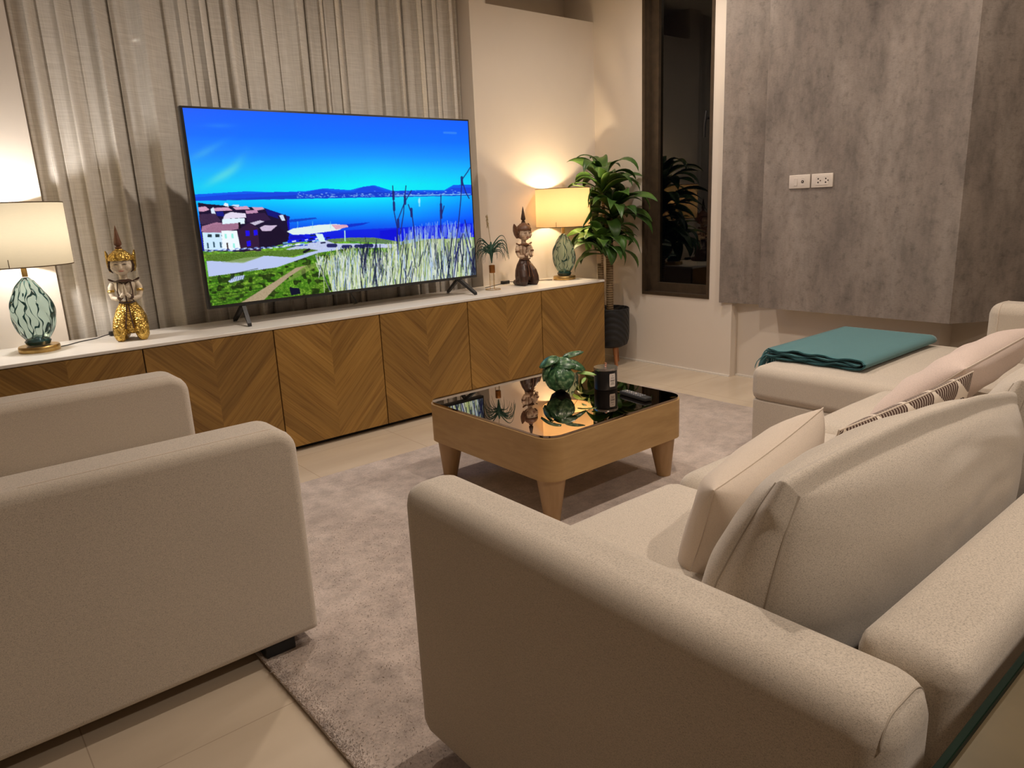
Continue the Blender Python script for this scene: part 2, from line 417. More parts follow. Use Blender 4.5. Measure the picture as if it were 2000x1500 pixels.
def ell(bm, c, r, seg=14, rings=9, mi=0, rot=None):
    prof = []
    g = bmesh.ops.create_uvsphere(bm, u_segments=seg, v_segments=rings, radius=1.0)
    m = Matrix.Translation(c) @ (rot.to_4x4() if rot is not None else Matrix()) @ Matrix.Diagonal((*r, 1))
    bmesh.ops.transform(bm, matrix=m, verts=g['verts'])
    for v in g['verts']:
        for f in v.link_faces: f.material_index = mi
    return bm
def smoothmod(o, lv=1):
    m = o.modifiers.new('sub', 'SUBSURF'); m.levels = lv; m.render_levels = lv; return o
def remesh(o, vox):
    m = o.modifiers.new('union', 'REMESH'); m.mode = 'VOXEL'; m.voxel_size = vox; m.use_smooth_shade = True
    s = o.modifiers.new('soft', 'SMOOTH'); s.factor = 0.5; s.iterations = 4; return o

# ---------------------------------------------------------------- room
XR, YB = 0.432, 0.48          # right wall plane, back wall plane
XL, YF = -6.2, -7.6
s_floor = structure('floor', B(XL, XR+0.32, YF, YB+0.4, -0.05, 0.0), MT['floor'])
structure('ceiling', B(XL, XR+0.32, YF, YB+0.4, ZC, ZC+0.06), MT['ceil'])
# back wall with a curtain niche (x -3.2..-0.69) and a small high recess on the right
NX0, NX1, NY = -3.205, -0.70, 0.66
bm = bmesh.new()
box(bm, XL, NX0, YB, YB+0.30, 0, ZC)
box(bm, NX1, XR+0.12, YB, YB+0.30, 0, 2.465)
box(bm, NX1, -0.568, YB, YB+0.30, 2.465, ZC)
box(bm, -0.568, XR+0.12, YB+0.30, YB+0.34, 2.3, ZC)
structure('wall_back', bm, MT['wall'])
bm = bmesh.new()
box(bm, NX0-0.01, -2.93, NY, NY+0.1, 0, ZC)
box(bm, -0.78, NX1+0.01, NY, NY+0.1, 0, ZC)
box(bm, -2.93, -0.78, NY, NY+0.1, 0, 0.30)
box(bm, -2.93, -0.78, NY, NY+0.1, 2.62, ZC)
structure('wall_niche', bm, MT['wall'])
w1 = tag(to_obj('window_1', B(-2.93, -0.78, NY+0.04, NY+0.046, 0.30, 2.62), MT['pane'], smooth=False), kind='structure')
bm = bmesh.new()
for x in (-2.93, -1.87, -0.82): box(bm, x, x+0.05, NY+0.02, NY+0.07, 0.30, 2.62)
box(bm, -2.93, -0.78, NY+0.02, NY+0.07, 0.30, 0.36); box(bm, -2.93, -0.78, NY+0.02, NY+0.07, 2.56, 2.62)
to_obj('window_frame', bm, MT['bronze'], w1, smooth=False)
# right wall with the tall window opening
WY0, WY1, WZ0, WZ1 = -0.566, 0.018, 0.520, 2.66
bm = bmesh.new()
box(bm, XR, XR+0.12, WY1, YB+0.3, 0, ZC)
box(bm, XR, XR+0.12, WY0, WY1, 0, WZ0); box(bm, XR, XR+0.12, WY0, WY1, WZ1, ZC)
box(bm, XR, XR+0.30, -0.745, WY0, 0, ZC)
box(bm, XR+0.075, XR+0.30, -2.0, -0.745, 0, ZC); box(bm, XR+0.24, XR+0.30, -3.9, -2.0, 0, ZC)
box(bm, XR, XR+0.30, YF, -3.9, 0, ZC)
structure('wall_right', bm, MT['wall'])
structure('wall_left', B(XL-0.1, XL, YF, YB+0.3, 0, ZC), MT['wall'])
structure('wall_front', B(XL, XR+0.15, YF-0.1, YF, 0, ZC), MT['wall'])
bm = bmesh.new(); box(bm, XR-0.010, XR, -0.745, YB, 0, 0.012); box(bm, XR+0.065, XR+0.075, -2.0, -0.745, 0, 0.012)
structure('baseboard_right', bm, MT['white_trim'])
# tall window: bronze frame, deep reveal, sash, glass, handle
w2 = tag(to_obj('window_2', B(XR+0.075, XR+0.081, WY0+0.045, WY1-0.10, WZ0+0.075, WZ1-0.08), MT['pane'], smooth=False), kind='structure')
bm = bmesh.new()
F0, F1 = XR-0.006, XR+0.12
box(bm, F0, F1, WY1-0.022, WY1, WZ0, WZ1); box(bm, F0, F1, WY0, WY0+0.022, WZ0, WZ1)
box(bm, F0, F1, WY0+0.022, WY1-0.022, WZ0, WZ0+0.022); box(bm, F0, F1, WY0+0.022, WY1-0.022, WZ1-0.022, WZ1)
to_obj('window_frame', bm, MT['bronze'], w2, smooth=False)
bm = bmesh.new()
S0, S1 = XR+0.05, XR+0.10
box(bm, S0, S1, WY1-0.10, WY1-0.022, WZ0+0.022, WZ1-0.022); box(bm, S0+0.02, S1, WY0+0.022, WY0+0.05, WZ0+0.022, WZ1-0.022)
box(bm, S0, S1, WY0+0.022, WY1-0.10, WZ0+0.022, WZ0+0.085); box(bm, S0, S1, WY0+0.022, WY1-0.10, WZ1-0.09, WZ1-0.022)
box(bm, S0-0.03, S0, WY1-0.036, WY1-0.022, WZ0+0.022, WZ1-0.022)
to_obj('sash', bm, MT['bronze'], w2, smooth=False)
bm = bmesh.new()
tube(bm, [(XR+0.055, -0.50, 1.70), (XR+0.025, -0.50, 1.70)], 0.009)
tube(bm, [(XR+0.025, -0.495, 1.745), (XR+0.02, -0.495, 1.70), (XR+0.022, -0.488, 1.66), (XR+0.03, -0.482, 1.58)], [0.006, 0.009, 0.008, 0.006])
to_obj('window_handle', bm, MT['black'], w2)
# grey concrete-look feature panel in two layers
bm = bmesh.new(); prism(bm, [(0.402, -0.665), (0.460, -0.935), (0.475, -1.05), (0.500, -1.05), (0.490, -0.935), (0.431, -0.665)], 0.507, ZC); structure('wall_panel_back', bm, MT['concrete'])
bm = bmesh.new(); prism(bm, [(0.315, -1.015), (0.345, -1.015), (0.345, -2.08), (0.668, -2.305), (0.668, -2.342), (0.315, -2.105)], 0.512, ZC)
box(bm, 0.345, 0.50, -1.045, -1.015, 0.512, ZC)
structure('wall_panel_front', bm, MT['concrete'])

# downlights
for i, (x, y, e, tg) in enumerate(DOWN[:4]):
    d = thing('recessed_downlight', (x, y, ZC), {'middle': 'round recessed ceiling downlight above the sofa side of the rug', 'corner': 'round recessed ceiling downlight nearest the potted plant corner',
              'tv': 'round recessed ceiling downlight above the floor before the television', 'panel': 'round recessed ceiling downlight in front of the concrete panel'}[tg], 'ceiling light')
    bm = bmesh.new(); lathe(bm, [(0.036, -0.001), (0.036, -0.008), (0.05, -0.008), (0.052, -0.001)], 24, cap=False); to_obj('trim_ring', bm, MT['white_trim'], d)
    bm = bmesh.new(); lathe(bm, [(0.0001, -0.003), (0.036, -0.003)], 24, cap=False); to_obj('lens', bm, MT['glow'], d)
for x, y, e, tg in DOWN:
    o = lamp_light('downlight_beam', 'SPOT', (x, y, ZC-0.02), e, WARM, spot_size=math.radians(150), spot_blend=0.9, shadow_soft_size=0.04)

# ---------------------------------------------------------------- curtain
def curtain():
    bm = bmesh.new(); n = 900; rows = 14
    W = NX1-NX0-0.012; edges = [0]
    rnd = random.Random(3)
    ph = []; a = 0; 
    for i in range(n+1):
        t = i/n; a += (17.5 + 7*math.sin(t*23) + 4*math.sin(t*41+1))/n*2*PI*0.9; ph.append(a)
    grid = []
    for j in range(rows+1):
        v = j/rows; z = 0.03 + (ZC-0.03-0.005)*v; row = []
        for i in range(n+1):
            t = i/n; p = ph[i] + 0.25*math.sin(3*v+t*9)
            amp = 0.036*(0.75+0.35*math.sin(t*31+2))*(1.0+0.25*(1-v))
            y = 0.572 + amp*(math.sin(p+0.7*math.sin(p)) + 0.30*math.sin(2*p+0.8) + 0.14*math.sin(5*p+t*20))
            x = NX0+0.006+W*t + 0.020*math.sin(2*p+0.4)*(1-0.0*v) + 0.02*(1-v)*math.sin(t*7+1)*min(1, 6*t, 6*(1-t))
            x = min(max(x, NX0+0.004), NX1-0.004)
            row.append(bm.verts.new((x, min(max(y, 0.495), NY-0.012), z)))
        grid.append(row)
    for j in range(rows):
        for i in range(n):
            bm.faces.new((grid[j][i], grid[j][i+1], grid[j+1][i+1], grid[j+1][i]))
    o = to_obj('curtain', bm, MT['curtain'], angle=180)
    tag(o, 'long off-white sheer linen curtain hanging in folds behind the television', 'curtain')
curtain()

# ---------------------------------------------------------------- sideboard: six cabinets + white top
H = 0.667
cab_lab = ['oak chevron cabinet at the right end beside the black plant pot', 'oak chevron cabinet under the dark kneeling figurine, second from the plant pot',
           'oak chevron cabinet under the right foot of the television', 'oak chevron cabinet under the middle of the television',
           'oak chevron cabinet under the left foot of the television, seen above the armchair', 'oak chevron cabinet under the gold figurine and teal lamp at far left']
for k in range(6):
    x1 = -0.6*k; x0 = x1-0.6
    c = thing('sideboard_cabinet', ((x0+x1)/2, 0, 0), cab_lab[k], 'cabinet', 'chevron fronted cabinets in the long sideboard')
    bm = bmesh.new(); box(bm, -0.2985, 0.2985, 0.020, 0.478, 0.03, 0.652); to_obj('body', bm, MT['edge_beige'], c, smooth=False)
    bm = bmesh.new(); box(bm, -0.2985, 0.2985, 0.05, 0.45, 0.0, 0.03); to_obj('plinth', bm, MT['black_soft'], c, smooth=False)
    bm = bmesh.new(); box(bm, -0.2975, 0.2975, 0, 0.018, 0, 0.622, bev=0.0015, seg=1)
    d = to_obj('door', bm, chevron(k+1, [1, 1.04, 0.98, 1.05, 0.92, 0.9][k]), c, smooth=False, loc=(0, 0, 0.028))
tp = to_obj('white_worktop', B(-3.6, 0.002, -0.002, 0.479, 0.653, H, bev=0.0015, seg=1), MT['top_white'], smooth=False)
tag(tp, 'long matte white top lying along the row of oak cabinets', 'worktop')

# ---------------------------------------------------------------- television
TVY = 0.20
def tv_picture():
    Hh, Ww = 742, 1000
    Z = np.zeros((Hh, Ww, 3)); yy, xx = np.mgrid[0:Hh, 0:Ww].astype(float); X = xx*2; Y = yy*2
    rg = np.random.RandomState(5)
    def nz(sx, sy, seed):
        r = np.random.RandomState(seed); g = r.rand(Hh//sy+3, Ww//sx+3)
        a = yy/sy; b = xx/sx; i = a.astype(int); j = b.astype(int); u = a-i; v = b-j
        u = u*u*(3-2*u); v = v*v*(3-2*v)
        return (g[i, j]*(1-u)+g[i+1, j]*u)*(1-v)+(g[i, j+1]*(1-u)+g[i+1, j+1]*u)*v
    def poly(pts):
        m = np.zeros((Hh, Ww), bool); n = len(pts)
        for i in range(n):
            x1, y1 = pts[i]; x2, y2 = pts[(i+1) % n]
            if y1 == y2: continue
            c = ((Y >= min(y1, y2)) & (Y < max(y1, y2))); xi = x1+(Y-y1)*(x2-x1)/(y2-y1); m ^= c & (X < xi)
        return m
    def fill(pts, c, a=1.0, jit=0):
        m = poly(pts); cc = np.array(c, float)
        if jit: Z[m] = Z[m]*(1-a)+a*np.clip(cc + jit*(rg.rand(m.sum(), 1)-0.5), 0, 255)
        else: Z[m] = Z[m]*(1-a)+a*cc
    def line(x1, y1, x2, y2, wd, c, a=1.0):
        x1, y1, x2, y2, wd = x1/2, y1/2, x2/2, y2/2, wd/2
        xa, xb = int(max(0, min(x1, x2)-wd-1)), int(min(Ww, max(x1, x2)+wd+2)); ya, yb = int(max(0, min(y1, y2)-wd-1)), int(min(Hh, max(y1, y2)+wd+2))
        if xb <= xa or yb <= ya: return
        px, py = xx[ya:yb, xa:xb]-x1, yy[ya:yb, xa:xb]-y1; dx, dy = x2-x1, y2-y1; L = dx*dx+dy*dy+1e-9
        t = np.clip((px*dx+py*dy)/L, 0, 1); d = np.hypot(px-t*dx, py-t*dy)
        k = (np.clip(wd/2+0.5-d, 0, 1)*a)[..., None]; Z[ya:yb, xa:xb] = Z[ya:yb, xa:xb]*(1-k)+k*np.array(c, float)
    # sky
    hor = 650-(X-140)*0.02; t = np.clip((Y-(60+(X-40)*0.04))/(hor-60-(X-40)*0.04), 0, 1)
    stops = [(0, (14, 96, 255)), (0.3, (6, 112, 255)), (0.5, (16, 150, 255)), (0.68, (14, 200, 255)), (0.86, (0, 240, 250)), (1.0, (0, 245, 250))]
    for ch in range(3): Z[..., ch] = np.interp(t, [s[0] for s in stops], [s[1][ch] for s in stops])
    side = np.clip(np.abs(X-1250)/1100, 0, 1); Z[..., 1] -= 48*side*np.clip(t*1.5-0.5, 0, 1); Z[..., 0] += 22*(X < 700)*(1-X/700)
    for cx, cy, rx, ry, an, a in ((290, 500, 110, 28, -0.55, 0.5), (370, 440, 95, 28, -0.9, 0.22), (210, 330, 110, 22, -0.5, 0.14), (270, 180, 90, 14, 0, 0.12), (170, 360, 70, 25, -.4, .12)):
        u = ((X-cx)*math.cos(an)+(Y-cy)*math.sin(an))/rx; v = (-(X-cx)*math.sin(an)+(Y-cy)*math.cos(an))/ry
        k = (a*np.exp(-(u*u+v*v)))[..., None]; Z[:] = Z*(1-k)+k*np.array([130, 235, 215.])
    line(1700, 214, 1775, 216, 14, (120, 175, 235), 0.35)
    # sea
    sea = Y > 655-(X-140)*0.018; ts = np.clip((Y-640)/260, 0, 1)
    for ch, (a0, a1, a2) in enumerate(((0, 0, 0), (205, 140, 30), (255, 255, 225))): 
        vv = np.interp(ts, [0, 0.45, 1], [a0, a1, a2]); Z[..., ch] = np.where(sea, vv, Z[..., ch])
    k = np.exp(-((X-1050)/420)**2)*np.clip(1-ts*1.6, 0, 1); Z[..., 1] = np.where(sea, Z[..., 1]+28*k, Z[..., 1])
    Z[..., 1] = np.where(sea, Z[..., 1]-45*np.clip((X-1500)/380, 0, 1), Z[..., 1])
    # hills
    def hill(xs, ys, yb, c):
        top = np.interp(X, xs, ys); m = (Y > top) & (Y < yb) & (X > 100); Z[m] = c
    base = 660-(X-140)*0.022
    hill([100, 140, 450, 600, 820, 930, 1100, 1160, 1250, 1380, 1550, 1700, 1760, 1870], [620, 618, 598, 604, 596, 578, 588, 572, 556, 596, 586, 588, 553, 550], base, (10, 92, 240))
    hill([100, 340, 500, 640, 800, 920, 1000, 1120, 1180, 1240, 1330, 1450, 1560, 1700, 1750, 1880], [640, 618, 612, 600, 606, 584, 596, 596, 566, 560, 596, 590, 600, 596, 572, 568], base, (16, 70, 225))
    hill([100, 400, 640, 900, 1150, 1260, 1380, 1600, 1880], [665, 645, 628, 612, 606, 600, 606, 606, 610], base, (12, 60, 205))
    for i in range(260):
        x = rg.uniform(760, 1870); b_ = 655-(x-140)*0.021
        y = b_-abs(rg.randn())*11-3; line(x, y, x+rg.uniform(3, 12), y, rg.uniform(2, 4), rg.choice([0, 1, 2]) and (170, 215, 255) or (70, 130, 235), 0.75)
    line(1380, 625, 1870, 612, 5, (150, 225, 255), 0.8)
    # dark water, jetty, quay
    fill([(700, 780), (880, 764), (890, 772), (760, 792), (700, 796)], (5, 50, 190), 0.8)
    fill([(1000, 815), (1225, 795), (1180, 812), (1050, 835)], (4, 40, 200), 0.9)
    fill([(720, 880), (1000, 850), (1400, 830), (1880, 800), (1880, 1000), (720, 920)], (8, 20, 225), 0.75)
    fill([(1290, 850), (1400, 838), (1420, 925), (1290, 900)], (2, 6, 215), 0.9)
    fill([(560, 705), (720, 760), (710, 800), (560, 760)], (10, 18, 120)); fill([(600, 790), (715, 780), (720, 880), (640, 860)], (8, 12, 180))
    # land
    gx = [150, 700, 940, 1100, 1250, 1420, 1900]; gy = [980, 930, 905, 895, 895, 925, 890]
    top = np.interp(X, gx, gy); land = Y > top; n1 = nz(8, 5, 1); n2 = nz(3, 3, 2); n3 = nz(30, 14, 3)
    g = np.stack([60+90*n1*n2+40*n3, 100+90*n1+30*n2, 20+50*n2], -1); Z[land] = g[land]
    fill([(940, 905), (1100, 893), (1250, 893), (1420, 920), (1420, 940), (1100, 915), (940, 925)], (96, 128, 84), 1, 50)
    fill([(700, 965), (930, 905), (1000, 930), (1400, 935), (1400, 985), (1080, 965), (700, 1010)], (190, 200, 235), 1, 30)
    # grass band + pale lot + road
    fill([(195, 1000), (700, 972), (830, 962), (900, 975), (700, 1020), (430, 1045), (200, 1050)], (84, 120, 40), 1, 60)
    fill([(200, 1040), (430, 1050), (560, 1008), (740, 1020), (850, 990), (1000, 950), (1000, 985), (820, 1035), (640, 1085), (400, 1120), (215, 1145)], (186, 200, 240))
    fill([(430, 1055), (560, 1010), (430, 1022), (300, 1050)], (150, 170, 120), 0.7)
    # near slope
    m = poly([(215, 1140), (640, 1082), (900, 990), (1100, 960), (1500, 960), (1500, 1300), (220, 1360)])
    gg = np.stack([50+120*n1*n2, 90+120*n1*n2+20*n3, 14+60*n2*n1], -1)
    dk = nz(14, 9, 9) < 0.33; gg[dk] *= 0.45
    Z[m] = gg[m]
    for i in range(9):
        y0 = 1140+i*22; line(220, y0+14, 220+rg.uniform(200, 420), y0-50, 5, (28, 52, 18), 0.6)
    fill([(410, 1310), (520, 1240), (640, 1165), (760, 1085), (830, 1070), (720, 1140), (620, 1225), (560, 1290), (470, 1320)], (172, 152, 122), 1, 34)
    fill([(690, 1180), (800, 1080), (930, 1040), (870, 1090), (760, 1150)], (150, 160, 90), 0.5, 40)
    fill([(335, 1170), (380, 1140), (440, 1130), (430, 1155), (350, 1180)], (190, 205, 235), 1, 60)
    for i in range(7): line(350+i*13, 1165, 358+i*13, 1135, 3, (40, 60, 120), 0.8)
    fill([(720, 1210), (780, 1215), (790, 1250), (730, 1262)], (6, 10, 40))
    # houses
    dkb = (34, 20, 60)
    fill([(142, 670), (200, 680), (330, 690), (560, 705), (580, 750), (700, 790), (715, 880), (700, 930), (430, 985), (180, 975)], (24, 12, 48))
    def roof(p, c=(214, 160, 190), j=30): fill(p, c, 1, j)
    roof([(145, 700), (190, 695), (215, 715), (180, 728), (150, 728)]); roof([(240, 705), (330, 700), (360, 720), (250, 725)]); roof([(360, 700), (450, 692), (470, 712), (380, 716)])
    roof([(480, 700), (545, 698), (560, 712), (500, 722)]); roof([(440, 722), (510, 716), (520, 735), (445, 742)], (190, 140, 175))
    fill([(222, 712), (240, 700), (255, 745), (228, 742)], (220, 235, 255)); fill([(302, 690), (310, 672), (330, 676), (335, 698)], (225, 240, 255))
    fill([(350, 690), (368, 682), (400, 684), (400, 700)], (200, 225, 250)); fill([(255, 728), (300, 728), (310, 760), (262, 755)], (20, 24, 130))
    fill([(312, 745), (350, 730), (440, 740), (445, 765), (300, 775)], (228, 220, 240)); fill([(296, 775), (435, 768), (435, 805), (296, 812)], (225, 245, 255))
    roof([(150, 745), (250, 740), (290, 790), (170, 812), (155, 790)], (62, 40, 72), 20); fill([(445, 745), (560, 735), (600, 780), (490, 800), (450, 790)], (48, 26, 66))
    roof([(470, 800), (530, 783), (560, 790), (500, 815)], (200, 190, 215)); roof([(165, 855), (172, 820), (260, 795), (300, 800), (215, 850)], (170, 120, 150))
    fill([(640, 755), (690, 745), (705, 790), (660, 790)], (30, 14, 50)); fill([(650, 752), (675, 746), (690, 785), (668, 785)], (205, 220, 245))
    roof([(168, 862), (232, 812), (400, 800), (410, 835), (290, 862)], (160, 112, 140), 26)
    fill([(172, 862), (290, 862), (300, 975), (185, 968)], (205, 235, 255)); fill([(290, 850), (388, 850), (412, 972), (300, 975)], (240, 250, 255))
    fill([(388, 850), (408, 835), (460, 800), (520, 830), (540, 980), (412, 972)], (50, 24, 58)); fill([(520, 850), (570, 815), (640, 815), (690, 860), (715, 905), (640, 945), (530, 968)], (22, 8, 40))
    roof([(530, 830), (560, 815), (640, 815), (600, 850), (545, 852)], (205, 185, 215)); fill([(395, 795), (408, 795), (412, 835), (398, 838)], (20, 8, 24))
    for (x, y) in ((205, 872), (253, 872)): fill([(x, y), (x+26, y), (x+27, y+20), (x+1, y+20)], (40, 60, 70))
    for (x, y) in ((200, 925), (238, 920), (280, 922)): fill([(x, y), (x+11, y), (x+15, y+36), (x+4, y+36)], (60, 90, 110))
    fill([(322, 925), (332, 925), (337, 968), (328, 968)], (60, 44, 40))
    for (x, y) in ((310, 870), (352, 868), (362, 930)): fill([(x, y), (x+12, y), (x+16, y+30), (x+3, y+30)], (150, 240, 225))
    for (x, y) in ((440, 850), (490, 845), (448, 915)): fill([(x, y), (x+25, y-2), (x+28, y+32), (x+4, y+34)], (26, 10, 235))
    # parked cars, street
    for i in range(46):
        x = 190+i*13.5; y = 982-(i*0.9)+rg.uniform(-6, 6); line(x, y, x+14, y-2, 8, [(205, 225, 255), (30, 40, 110), (120, 150, 220)][i % 3], 0.9)
    for i in range(34):
        x = rg.uniform(660, 960); y = 948-(x-660)*0.11+rg.uniform(-26, 14); line(x, y, x+rg.uniform(8, 26), y-3, rg.uniform(5, 11), [(235, 245, 255), (24, 46, 190), (120, 190, 240), (12, 16, 60)][i % 4], 0.9)
    fill([(700, 855), (740, 835), (900, 812), (1000, 806), (1080, 815), (1030, 845), (850, 870), (740, 876)], (225, 242, 238)); roof([(980, 810), (1080, 812), (1090, 825), (1010, 842)], (225, 170, 190))
    line(850, 880, 920, 876, 8, (20, 40, 60)); fill([(880, 870), (925, 868), (945, 920), (905, 915)], (215, 245, 245)); fill([(720, 878), (800, 880), (830, 900), (720, 905)], (6, 10, 190))
    for x in (768, 862, 975): line(x, 790, x, 832, 3, (120, 220, 240), 0.8)
    line(1066, 850, 1068, 915, 7, (190, 240, 220))
    for x, y in ((985, 944), (1080, 952), (1160, 950), (1215, 945)): line(x-22, y, x+22, y, 24, (16, 18, 80), 0.9)
    line(810, 985, 840, 970, 16, (14, 14, 30))
    line(1542, 640, 1542, 690, 9, (150, 235, 255), 0.8); line(1540, 650, 1540, 665, 14, (170, 240, 255), 0.7)
    # tall dry grass (pale), right half
    edge = lambda x: np.interp(x, [900, 1000, 1150, 1300, 1420, 1560, 1700, 1900], [1020, 985, 965, 985, 880, 850, 830, 850])
    m = (Y > edge(X)+40) & (X > 930+(Y-1000)*0.25) & (Y > 900); 
    tone = nz(5, 60, 21); tone2 = nz(40, 24, 22)
    gc = np.stack([70+110*tone+30*tone2, 90+105*tone+30*tone2, 70+70*tone+20*tone2], -1); Z[m] = gc[m]
    for i in range(1900):
        x = rg.uniform(900, 1900); yb = rg.uniform(1020, 1330); e = edge(x)
        if x < 930+(yb-1000)*0.25 and yb > 1150: continue
        yt = max(e+rg.uniform(-25, 60), yb-rg.uniform(60, 240)); k = rg.rand()
        c = (225, 232, 215) if k < .4 else (185, 205, 125) if k < .62 else (165, 190, 235) if k < .76 else (96, 130, 60) if k < .88 else (22, 36, 60)
        line(x, yb, x+rg.uniform(-26, 26), yt, rg.uniform(2, 5), c, 0.85)
    for i in range(95):
        x = rg.choice([rg.uniform(1170, 1300), rg.uniform(1640, 1900), rg.uniform(1400, 1900)]); yb = rg.uniform(1000, 1300)
        line(x, yb, x+rg.uniform(-30, 30), yb-rg.uniform(60, 170), rg.uniform(3, 8), (14, 20, 60), 0.65)
    for i in range(120):
        x = rg.uniform(1420, 1880); e = edge(x); line(x, e+60, x+rg.uniform(-14, 14), e-rg.uniform(0, 50), 3, (150, 185, 240), 0.7)
    # tall reed stalks
    rd = (28, 34, 110)
    for pts in ([(1370, 560), (1375, 650), (1380, 730), (1400, 830), (1405, 1000)], [(1455, 560), (1445, 650), (1440, 740), (1420, 870)], [(1490, 590), (1445, 670), (1400, 790)],
                [(1470, 680), (1495, 750), (1510, 860), (1515, 960)], [(1680, 620), (1678, 740), (1680, 860)], [(1700, 690), (1682, 760)], [(1815, 520), (1808, 650), (1795, 790), (1770, 1000)],
                [(1815, 520), (1850, 470), (1868, 440)], [(1815, 520), (1840, 600), (1862, 640)], [(1835, 780), (1850, 860), (1875, 960)], [(1760, 1180), (1790, 960), (1820, 870)], [(1830, 870), (1870, 1020), (1900, 1100)]):
        for (a, b), (c, d) in zip(pts[:-1], pts[1:]): line(a, b, c, d, 6, rd, 0.95)
    for x, y in ((1374, 620), (1378, 690), (1448, 650), (1680, 700), (1680, 740), (1814, 525), (1490, 730), (1405, 800)): line(x, y-22, x+2, y+26, 15, rd, 0.9)
    line(1900, 980, 1905, 1130, 46, (14, 18, 44), 0.6)
    line(890, 1030, 985, 1260, 4, (225, 225, 205)); line(910, 1070, 975, 1230, 7, (20, 26, 60), .7); line(930, 1060, 940, 1250, 4, (215, 225, 190), .8)
    return np.clip(Z, 0, 255)/255
def television():
    t = thing('television', (-1.80, TVY, H), 'large flat screen television showing a blue bay with rooftops and reeds', 'television')
    x0, x1, z0, z1 = -2.632, -0.965, 0.767, 1.714
    lx = -1.80
    bm = bmesh.new(); box(bm, x0-lx, x1-lx, -0.004, 0.03, z0-H, z1-H, bev=0.003, seg=2); box(bm, -0.55, 0.55, 0.03, 0.055, 0.16, 0.75, bev=0.01)
    to_obj('frame', bm, MT['black'], t)
    # screen grid coloured from the picture
    sx0, sx1, sz0, sz1 = x0+0.012, x1-0.010, z0+0.016, z1-0.010
    nu, nv = 620, 350
    src = [(40, 68), (1852, 138), (1908, 1134), (230, 1326)]; uv = [(0, 0), (1, 0), (1, 1), (0, 1)]
    A = []; b = []
    for (u, v), (X_, Y_) in zip(uv, src):
        A.append([u, v, 1, 0, 0, 0, -u*X_, -v*X_]); b.append(X_); A.append([0, 0, 0, u, v, 1, -u*Y_, -v*Y_]); b.append(Y_)
    h = np.linalg.solve(np.array(A, float), np.array(b, float)); Hm = np.array([[h[0], h[1], h[2]], [h[3], h[4], h[5]], [h[6], h[7], 1]])
    v_, u_ = np.mgrid[0:nv, 0:nu]; u_ = u_/(nu-1); v_ = v_/(nv-1)
    P = np.stack([u_.ravel(), v_.ravel(), np.ones(nu*nv)]); Q = Hm@P; px = np.clip(Q[0]/Q[2]/2, 0, 998.9); py = np.clip(Q[1]/Q[2]/2, 0, 740.9)
    img = tv_picture(); i = py.astype(int); j = px.astype(int); a = (py-i)[:, None]; c = (px-j)[:, None]
    col = (img[i, j]*(1-a)+img[i+1, j]*a)*(1-c)+(img[i, j+1]*(1-a)+img[i+1, j+1]*a)*c
    L = np.where(col <= 0.04045, col/12.92, ((col+0.055)/1.055)**2.4)
    co = np.stack([sx0+(sx1-sx0)*u_.ravel()-lx, np.full(nu*nv, -0.0055), sz1+(sz0-sz1)*v_.ravel()-H], 1)
    idx = np.arange(nu*nv).reshape(nv, nu); q = np.stack([idx[:-1, :-1], idx[1:, :-1], idx[1:, 1:], idx[:-1, 1:]], -1).reshape(-1, 4)
    me = bpy.data.meshes.new('screen'); me.vertices.add(nu*nv); me.vertices.foreach_set('co', co.ravel())
    me.loops.add(q.size); me.loops.foreach_set('vertex_index', q.ravel().astype(np.int32))
    me.polygons.add(len(q)); me.polygons.foreach_set('loop_start', np.arange(0, q.size, 4, dtype=np.int32))
    me.update(calc_edges=True); me.validate()
    at = me.color_attributes.new('picture', 'FLOAT_COLOR', 'POINT'); at.data.foreach_set('color', np.concatenate([L, np.ones((nu*nv, 1))], 1).ravel().astype(np.float32))
    me.materials.append(MT['screen']); o = bpy.data.objects.new('screen', me); COL.objects.link(o); o.parent = t
    for xs, tip in ((-2.455, -2.47), (-1.10, -1.045)):
        bm = bmesh.new(); a = Vector((xs-lx, 0.015, 0.102))
        for e in (Vector((tip-lx-0.0, -0.085, 0.0095)), Vector((xs-lx-0.0+(0.02 if xs > -2 else -0.0), 0.165, 0.0095))):
            d = (e-a); n = 6; pts = [a+d*k/n for k in range(n+1)]
            rings = []
            for k, p in enumerate(pts):
                wv, hv = 0.010, 0.012-0.004*k/n
                rings.append([bm.verts.new(p+Vector((sx_*wv, 0, sz_*hv))) for sx_, sz_ in ((-1, -1), (1, -1), (1, 1), (-1, 1))])
            for r1, r2 in zip(rings[:-1], rings[1:]):
                for k in range(4): bm.faces.new((r1[k], r1[(k+1) % 4], r2[(k+1) % 4], r2[k]))
            bm.faces.new(rings[0][::-1]); bm.faces.new(rings[-1])
        to_obj('stand_foot', bm, MT['black'], t, smooth=False)
    bm = bmesh.new(); tube(bm, [(-0.03, 0.045, 0.18), (-0.02, 0.06, 0.08), (0.04, 0.12, 0.02), (0.06, 0.2, 0.006)], 0.003, 6); to_obj('power_cable', bm, MT['black'], t)
television()

